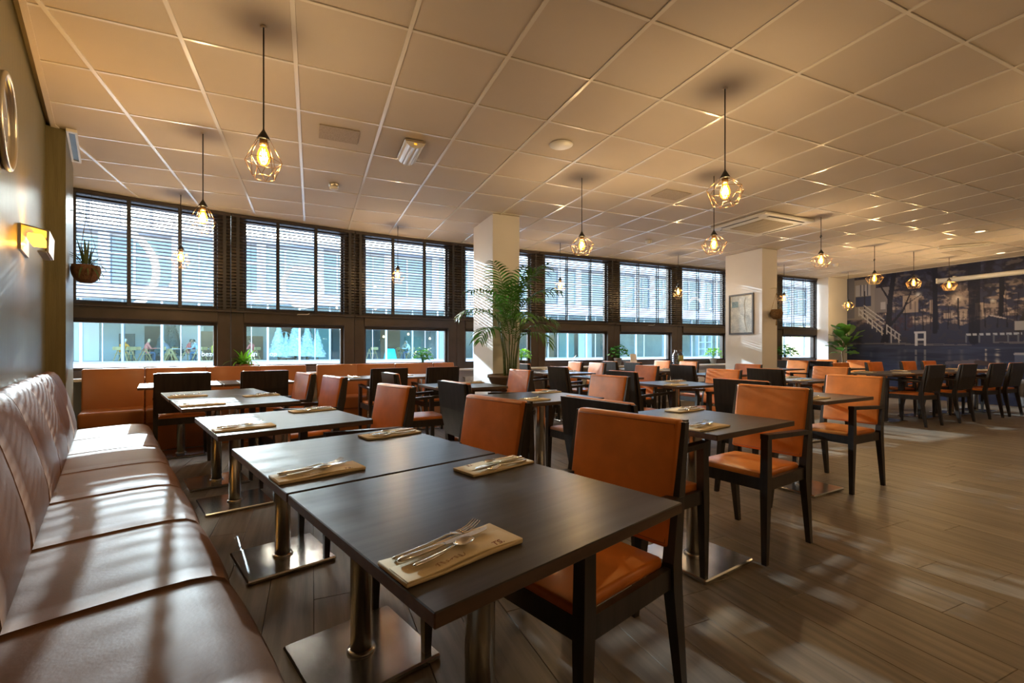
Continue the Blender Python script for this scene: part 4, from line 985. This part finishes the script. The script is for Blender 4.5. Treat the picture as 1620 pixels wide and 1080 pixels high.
# ------------------------------------------------------------------ bottles and cards on the sill and the window tables
x_, y_ = sill_pos(4.62, -.08)
tag(MB().lathe([(.001, 0), (.085, .0), (.10, .02), (.11, .10), (.09, .15), (.035, .20), (.026, .23), (.026, .30), (.034, .305), (.03, .31)], 24).build('carafe', M_clear, None, (x_, y_, Z_SILL)), 'clear glass wide-bellied carafe on the sill', 'carafe')
x_, y_ = sill_pos(7.06, -.09)
t = thing('oil_bottle', 'yellow oil filled square glass jar with a tap on the sill', 'bottle', (x_+.13, y_, Z_SILL))
MB().lathe([(.001, .004), (.062, .004), (.064, .20), (.05, .235), (.02, .25), (.02, .28), (.024, .285)], 20).build('jar', M_clear, t)
MB().lathe([(.001, .006), (.058, .006), (.059, .195), (.001, .196)], 20).build('oil', mat('olive_oil', (.42, .36, .06), .15, coat=.5), t)
MB().lathe([(.001, .285), (.026, .285), (.026, .31), (.001, .315)], 12).build('stopper', M_bark, t)
t = thing('flask', 'ribbed dark metal flask beside the oil jar', 'bottle', (x_-.02, y_, Z_SILL))
prf = [(.001, 0), (.06, 0)]
for k in range(5): prf += [(.063, .01+.04*k), (.063, .035+.04*k), (.057, .04+.04*k)]
prf += [(.05, .235), (.022, .26), (.022, .31), (.001, .315)]
MB().lathe(prf, 20).build('body', mat('gunmetal', (.12, .12, .13), .25, metal=.8), t)
MB().tube([(0, 0, .29), (0, -.04, .30), (0, -.045, .24)], .008, 6).build('spout', M_steel, t)
x_, y_ = sill_pos(5.98, -.04)
t = thing('menu_card', 'white tilted card standing on the sill', 'card', (x_, y_, Z_SILL), .1)
MB().hexa([(-.10, -.03, 0), (.07, -.03, 0), (.07, -.026, 0), (-.10, -.026, 0), (-.06, .03, .23), (.11, .03, .23), (.11, .034, .23), (-.06, .034, .23)]).build('sheet', M_white, t)
MB().box(-.02, .03, -.01, .06, 0, .008).build('foot', M_white, t)
# ------------------------------------------------------------------ the street and the building opposite
M_pave = mat('paving', (.34, .33, .33), .85, nscale=3, namt=.12)
struct(MB().poly([(-45, 7.95), (60, 7.95), (60, 60), (-45, 60)], -.25, -.13).build('ground', M_pave))
M_fac = mat('facade_white', (.82, .79, .82), .55, nscale=2, namt=.03); M_facg = mat('facade_grey', (.40, .43, .47), .5, nscale=2, namt=.08)
M_win = mat('facade_glass', (.28, .40, .46), .10, spec=.9, nscale=.5, namt=.25); M_wind = mat('facade_glass_dark', (.12, .17, .21), .10, spec=.9, nscale=.5, namt=.3)
M_cglass = glassmat('cafe_glass', (.86, .96, .97), 1, .0, 1.25)
FYB = 29.0; ZF = .40
bd = thing('cafe_building', 'pale glazed cafe building across the street', 'building', (0, FYB, 0))
X0, X1 = -13.6, 50.0
MB().box(X0, X1, -.4, .15, -.13, ZF).build('plinth', M_fac, bd)
MB().box(X0, X1, .0, 7, ZF-.02, ZF).build('cafe_floor', M_facg, bd)
MB().box(X0, X1, 6.8, 7.0, ZF, 3.7).build('rear_wall', mat('cafe_rear', (.30, .34, .36), .7, nscale=.35, namt=.4), bd)
MB().box(X0, X1, -.25, 7, 3.62, 4.15).build('fascia', M_fac, bd)
_pc = [mat('cafe_panel_dark', (.05, .07, .08), .6), mat('cafe_panel_brown', (.20, .11, .06), .6), mat('cafe_panel_teal', (.14, .26, .27), .5), M_fac, mat('cafe_panel_board', (.03, .035, .035), .7)]
_r = random.Random(5); _x = X0+.5
while _x < 24:
    _w = _r.uniform(.5, 1.6); _h = _r.uniform(1.6, 3.1); _y = _r.choice([6.72, 6.72, 5.2, 4.2])
    MB().box(_x, _x+_w, _y, _y+.08, ZF, ZF+_h).build('interior_panel', _r.choice(_pc), bd); _x += _w+_r.uniform(.1, 1.2)
for _px in (598, 625): MB().tube([(.33*math.cos(k*math.pi/14)+(_px-598)*.05-1.6, 4.1, 1.9+.33*math.sin(k*math.pi/14)) for k in range(29)], .03, 6, cap=False).build('ring_sign', M_facg, bd)
xs = np.concatenate([np.arange(X0, 20, 1.62), np.arange(20.5, X1, 2.9)])
for k, x_ in enumerate(xs):
    MB().box(x_-.05, x_+.05, -.06, .10, ZF, 3.62).build('mullion', M_fac if k % 3 else M_facg, bd)
    if k < len(xs)-1:
        MB().box(x_+.05, xs[k+1]-.05, .02, .035, ZF, 3.62).build('pane', M_cglass, bd)
        if k % 2 == 0: MB().box(x_+.8, x_+.83, -.03, .06, ZF, 3.62).build('glazing_bar', M_fac, bd)
MB().box(X0, X1, -.05, .10, ZF, ZF+.10).build('bottom_rail', M_facg, bd)
# first floor: bays of windows between white piers, cornice, made-up see-through roof frame letting the low sun through
MB().box(X0, X1, .30, 7, 4.15, 7.0).build('upper_core', M_fac, bd)
k = 0; x_ = X0
while x_ < X1-.3:
    w = (2.4, 1.5, 3.0)[k % 3]
    MB().box(x_, x_+.45, -.05, .35, 4.15, 7.0).build('pier', M_fac, bd)
    wo = MB().box(x_+.45, x_+w, .10, .31, 4.45, 6.75).build('window', M_win if k % 2 else M_wind, bd)
    MB().box(x_+.45+(w-.45)*.36, x_+.45+(w-.45)*.40, .05, .12, 4.45, 6.75).build('glazing_bar', M_fac, wo)
    MB().box(x_+.45, x_+w, .04, .12, 5.85, 5.95).build('glazing_bar', M_fac, wo)
    x_ += w; k += 1
MB().box(X0-.2, X1+.2, -.35, 7.2, 7.0, 7.28).build('cornice', M_fac, bd)
for k, x_ in enumerate(np.arange(X0+.2, X1, 2.7)):
    MB().box(x_-.07, x_+.07, 1.6, 1.74, 7.28, 10.4).build('roof_post', M_fac, bd)
for z_ in (8.1, 8.9, 9.7, 10.35): MB().box(X0, X1, 1.62, 1.72, z_, z_+.07).build('roof_rail', M_facg, bd)
M_rglass = glassmat('sky_toning_glass', (.66, .74, .82), 1, .0, 1.3)  # tinted panes added to tone down the white sky and the sun
_px = list(np.arange(X0+.2, X1, 2.7))
for a_, b_ in zip(_px, _px[1:]): MB().box(a_+.07, b_-.07, 1.665, 1.675, 7.28, 10.4).build('sky_toning_pane', M_rglass, bd)
for a_ in _px[:-1]: MB().box(a_+1.32, a_+1.38, 1.64, 1.70, 7.28, 10.4).build('glazing_bar', M_fac, bd)
MB().box(X0, X1, 1.5, 1.9, 10.42, 10.62).build('roof_edge', M_fac, bd)
# lettering on the cafe glass
def text(s_, size, loc, name, m):
    c_ = bpy.data.curves.new(name, 'FONT'); c_.body = s_; c_.size = size; c_.extrude = .004; o = bpy.data.objects.new(name, c_); COL.objects.link(o); bpy.context.view_layer.update()
    me = bpy.data.meshes.new_from_object(o.evaluated_get(bpy.context.evaluated_depsgraph_get())); bpy.data.objects.remove(o); me.materials.clear(); me.materials.append(m)
    return link(name, me, bd, loc, (math.pi/2, 0, 0))
def at_px(px, Y):      # plan position on the line Y seen at picture column px
    t_ = (px-810)/FPX; return Y*(sY+t_*cY)/(cY-t_*sY)
for s_, xx in (('bezoek o', -5.41), ('en', -3.12), ('op', -2.18)): text(s_, .36, (xx, -.02, .74), 'lettering', M_white)
# neighbouring lower block at the far left
nb = thing('grey_house', 'grey brick house left of the cafe', 'building', (-24, 30, 0))
M_brick = mat('grey_brick', (.25, .23, .26), .8, nscale=12, namt=.3, stretch=(1, 1, 3))
MB().box(-4, 8.5, 0, 8, -.13, 6.6).build('wall', M_brick, nb)
for i in range(5):
    for z_ in (.9, 3.9):
        f = MB().box(-3.4+2.4*i, -2.2+2.4*i, -.06, .02, z_, z_+1.7).build('window', M_fac, nb); MB().box(-3.3+2.4*i, -2.3+2.4*i, -.08, -.055, z_+.1, z_+1.6).build('pane', M_win, f)
MB().box(-4.2, 8.7, -.2, 8.2, 6.6, 6.9).build('roof', M_facg, nb)
tag(MB().bbox(-.5, .5, -.4, .4, -.13, .95, .05).build('street_bin', mat('speckled_grey', (.13, .14, .17), .7, nscale=30, namt=.5), None, (-13.4, 26.4, 0)), 'dark speckled bin on the pavement outside', 'bin')
# ------------------------------------------------------------------ people and furniture inside the cafe
M_pine = mat('pale_wood', (.55, .38, .17), .6, nscale=5, namt=.2)
def trestle_chair(x_, y_, rz, label):
    t = thing('cafe_chair', label, 'chair', (x_, y_, ZF), rz, 'pale wooden cafe chairs')
    MB().bbox(-.24, .24, -.23, .23, .43, .46, .008).build('seat', M_pine, t)
    for sx in (-1, 1):
        MB().tube([(sx*.24, -.30, 0), (sx*.20, 0, .74)], .024, 6).build('leg', M_pine, t); MB().tube([(sx*.24, .30, 0), (sx*.20, 0, .74)], .024, 6).build('leg', M_pine, t)
    MB().bbox(-.27, .27, -.28, -.22, .66, .84, .01).build('backrest', M_pine, t)
    return t
def cafe_table(x_, y_, label):
    t = thing('cafe_table', label, 'table', (x_, y_, ZF), 0, 'pale cafe tables')
    MB().bbox(-.45, .45, -.4, .4, .71, .745, .006).build('tabletop', M_fac, t)
    for a in (-1, 1):
        for b_ in (-1, 1): MB().tube([(a*.38, b_*.34, 0), (a*.36, b_*.3, .715)], .022, 6).build('leg', M_pine, t)
def person(x_, y_, rz, label, shirt, trousers, hair, lean=.15, arm=.3, standing=False):
    """one continuous figure grown with a skin modifier, facing +y before rotation"""
    v = []; e = []; rad = []
    def add(p, r, par=None):
        v.append(p); rad.append(r); i = len(v)-1
        if par is not None: e.append((par, i))
        return i
    hz = .50 if not standing else .92
    pel = add((0, 0, hz), .135)
    ab = add((0, lean*.25, hz+.17), .125, pel); ch = add((0, lean*.6, hz+.36), .14, ab); nk = add((0, lean*.95, hz+.53), .058, ch)
    hd0 = add((0, lean*1.15+.01, hz+.61), .072, nk); hd1 = add((0, lean*1.3+.02, hz+.70), .094, hd0); add((0, lean*1.35+.0, hz+.79), .062, hd1)
    for sx in (-1, 1):
        sh_ = add((sx*.185, lean*.75, hz+.46), .062, ch); el = add((sx*.235, lean*.8+.10, hz+.24), .045, sh_)
        wr = add((sx*.14, lean*.8+.10+arm, hz+.26), .030, el); pm = add((sx*.12, lean*.8+.17+arm, hz+.265), .032, wr)
        for q in range(4): 
            f1 = add((sx*(.10+.018*q), lean*.8+.225+arm, hz+.262), .010, pm); add((sx*(.10+.018*q), lean*.8+.255+arm-.008*abs(q-1.5), hz+.25), .008, f1)
        th = add((sx*.085, lean*.8+.185+arm, hz+.275), .011, pm); add((sx*.07, lean*.8+.21+arm, hz+.275), .009, th)
        if standing:
            hp = add((sx*.09, 0, hz-.07), .095, pel); kn = add((sx*.10, .02, .50), .066, hp); an = add((sx*.10, -.01, .10), .042, kn); add((sx*.11, .13, .04), .036, an)
        else:
            hp = add((sx*.10, .06, hz-.01), .098, pel); kn = add((sx*.12, .42, hz+.01), .070, hp); an = add((sx*.12, .40, .10), .043, kn); add((sx*.13, .54, .04), .036, an)
    me = bpy.data.meshes.new('person'); me.from_pydata(v, e, []); o = bpy.data.objects.new('person', me); COL.objects.link(o)
    sk = o.modifiers.new('skin', 'SKIN'); sd = me.skin_vertices[0].data
    for i, r_ in enumerate(rad): sd[i].radius = (r_, r_*(.80 if i in (0, 1, 2) else 1)); sd[i].use_root = (i == 0)
    ss = o.modifiers.new('sub', 'SUBSURF'); ss.levels = 1; ss.render_levels = 1
    bpy.context.view_layer.update(); dg = bpy.context.evaluated_depsgraph_get(); nm = bpy.data.meshes.new_from_object(o.evaluated_get(dg)); bpy.data.objects.remove(o)
    for m in (mat('skin', (.55, .32, .22), .55), shirt, trousers, hair, M_black): nm.materials.append(m)
    hc = Vector((0, lean*1.3+.02, hz+.70))
    for p in nm.polygons:
        c_ = p.center; p.use_smooth = True
        if c_.z > hz+.565: mi = 3 if (c_.z > hc.z+.045 or (c_.y < hc.y-.012 and c_.z > hz+.62)) else 0
        elif c_.z > hz+.02 and not (abs(c_.x) > .05 and c_.y > .15 and c_.z < hz+.12): mi = 0 if c_.y > lean*.8+.13+arm*.8 else 1
        elif c_.z < .09: mi = 4
        else: mi = 2
        p.material_index = mi
    for p in nm.polygons:   # face
        pass
    o = link('person', nm, None, (x_, y_, ZF), rz); tag(o, label, 'person')
    trestle_chair(x_, y_, rz, 'pale wooden cafe chair under the '+label.replace('seated ', '').split(' seen')[0].split(' beside')[0].split(' near')[0].split(' behind')[0].split(' facing')[0])
    fb = MB()
    for sx in (-1, 1):
        fb.lathe([(.001, -.009), (.009, -.005), (.011, 0), (.009, .005), (.001, .009)], 6, (sx*.034, hc.y+.083, hc.z+.0))
    fb.build('eyes', M_black, o); MB().tube([(0, hc.y+.085, hc.z+.01), (0, hc.y+.112, hc.z-.03), (0, hc.y+.09, hc.z-.035)], [.008, .013, .010], 6).build('nose', MATS['skin'], o)
    MB().tube([(-.025, hc.y+.078, hc.z-.062), (0, hc.y+.088, hc.z-.064), (.025, hc.y+.078, hc.z-.062)], .006, 5).build('mouth', mat('lips', (.40, .16, .13), .6), o)
    ear = MB()
    for sx in (-1, 1): ear.lathe([(.001, -.03), (.016, -.012), (.018, .01), (.001, .03)], 6, (sx*.094, hc.y, hc.z), ex=.5)
    ear.build('ears', MATS['skin'], o)
    return o
c_ = lambda n, r, g, b: mat('cloth_'+n, (r, g, b), .85)
H1 = mat('hair_grey', (.55, .52, .48), .8); H2 = mat('hair_dark', (.05, .04, .035), .8); H3 = mat('hair_blond', (.62, .48, .28), .8)
YP = 30.6
def X(px, Y=YP): return at_px(px, Y)
person(X(193), YP, R(-25), 'seated person in an orange sweater seen from behind in the cafe', c_('orange', .85, .33, .03), c_('sage', .25, .30, .25), H1)
person(X(227), YP+.2, R(-60), 'seated person in a coral top beside the orange sweater', c_('coral', .75, .22, .18), c_('navy', .08, .12, .2), H3)
person(X(262), YP+.9, R(75), 'seated person in grey with blond hair and denim legs', c_('greyblue', .25, .28, .34), c_('denim', .07, .14, .24), H3, .3)
person(X(293), YP+.3, R(-80), 'seated person in red near the cafe mullion', c_('red', .70, .16, .14), c_('navy', .08, .12, .2), H2)
person(X(316), YP, R(70), 'seated person in a pale blue patterned top with dark cap', c_('pale', .45, .50, .58), c_('denim', .07, .14, .24), H2, .25)
person(X(400), YP+.4, R(60), 'seated person in bright red behind the second window', c_('red', .70, .16, .14), c_('navy', .08, .12, .2), H2)
person(X(650), YP+.2, R(80), 'seated person in a white jacket behind the third window', c_('white', .75, .76, .78), c_('navy', .08, .12, .2), H1, .2)
person(X(640), YP+1.0, R(-80), 'seated person in beige facing the white jacket', c_('beige', .50, .42, .33), c_('sage', .25, .30, .25), H3, .2)
for px, dy, rz, lb in ((209, -.7, 60, 'standing empty beside the orange sweater'), (277, -.9, -70, 'standing empty near the middle of the first window'), (341, .25, -60, 'carrying a yellow coat'), (588, -.2, 30, 'standing empty at the left of the third window')):
    trestle_chair(X(px), YP+dy, R(rz), 'pale wooden cafe chair '+lb)
for px, dy, lb in ((212, .9, 'behind the orange sweater'), (280, .9, 'in the middle of the first window'), (325, .9, 'at the right of the first window'), (645, 1.7, 'behind the third window')): cafe_table(X(px), YP+dy, 'pale cafe table '+lb)
tag(MB().rbox(-.35, .35, -.15, .15, 0, .75, .1, 2, nx=2, ny=2, fn=lambda p: Vector((p.x*(1.25-.6*p.z), p.y, p.z))).build('coat', mat('turquoise_coat', (.05, .60, .62), .8), None, (X(615), YP-.6, ZF)), 'turquoise coat draped over a seat in the cafe', 'coat')
tag(MB().rbox(-.2, .2, -.1, .1, .45, .9, .08, 2).build('coat', mat('yellow_coat', (.75, .55, .08), .8), None, (X(341), YP+.02, ZF+.03)), 'yellow coat over a chair back in the cafe', 'coat')
# christmas trees behind the cafe glass
def xmas(px, Y, h, m, label):
    t = thing('christmas_tree', label, 'tree', (X(px, Y), Y, ZF), 0, 'christmas trees'); r_ = random.Random(int(px)); b = MB()
    for k in range(420):
        f = r_.random()**.8; z_ = .12*h+.86*h*f; rr = .27*h*(1-f)*r_.uniform(.55, 1.0)+.02; a = r_.uniform(0, 6.28); l = .085*h*(.6+.6*(1-f))
        d = Vector((math.cos(a), math.sin(a), -.25)); p = Vector((rr*math.cos(a), rr*math.sin(a), z_)); s_ = Vector((-d.y, d.x, 0))*l*.30; q = p-d*l
        b.add([q, p+s_*.8-d*l*.3, p+d*l*.2, p-s_*.8-d*l*.3, p-d*l*.2+Vector((0, 0, l*.3))], [(0, 1, 4), (1, 2, 4), (2, 3, 4), (3, 0, 4)])
    b.lathe([(.24*h, .12*h), (.02*h, .9*h), (.001, h)], 9)
    b.build('foliage', m, t); MB().lathe([(.03*h, 0), (.025*h, .2*h)], 8).build('trunk', M_bark, t)
M_frost = mat('frosted_needles', (.62, .70, .70), .8, nscale=9, namt=.3); M_darkt = mat('dark_needles', (.06, .10, .11), .8, nscale=9, namt=.4)
for px, h, w in ((441, 2.35, 'leftmost'), (453, 1.75, 'short second'), (467, 2.55, 'tallest middle'), (486, 2.35, 'fourth'), (502, 1.95, 'rightmost')): xmas(px, 30.4, h, M_frost, 'frosted white christmas tree, %s behind the cafe glass' % w)
for px, h, w in ((262, 2.6, 'left'), (274, 2.5, 'right')): xmas(px, 33.5, h, M_darkt, 'dark christmas tree, %s one behind the seated guests' % w)
# small lamps in the cafe
for px, Y, z_, w in ((211, 31.5, 2.55, 'over the orange sweater'), (318, 32, 2.6, 'near the right of the first window'), (402, 32, 2.7, 'left in the second window'), (490, 33, 1.9, 'behind the frosted trees'), (607, 33, 1.9, 'left in the third window'), (646, 33, 2.1, 'middle of the third window'), (680, 33, 1.8, 'right in the third window')):
    t = thing('cafe_lamp', 'small glowing cafe lamp '+w, 'lamp', (X(px, Y), Y, z_), 0, 'small cafe lamps')
    MB().tube([(0, 0, .15), (0, 0, 3.62-z_)], .012, 5).build('cord', M_black, t); MB().lathe([(.001, 0), (.07, .04), (.06, .14), (.02, .18)], 10).build('shade', emitmat('cafe_glow', (1, .62, .28), 4.), t)
for px, w in ((1108, 'left'), (1118, 'right'), (1056, 'tall')):
    Y = 30.2; t = thing('shop_shelf', 'white display shelf, %s one in the shop window opposite' % w, 'shelf', (X(px, Y), Y, ZF))
    for a in (-.4, .4): MB().box(a-.03, a+.03, -.2, .2, 0, 2.4).build('side', M_fac, t)
    for z_ in (.1, .7, 1.3, 1.9, 2.36): MB().box(-.4, .4, -.2, .2, z_, z_+.04).build('board', M_fac, t)
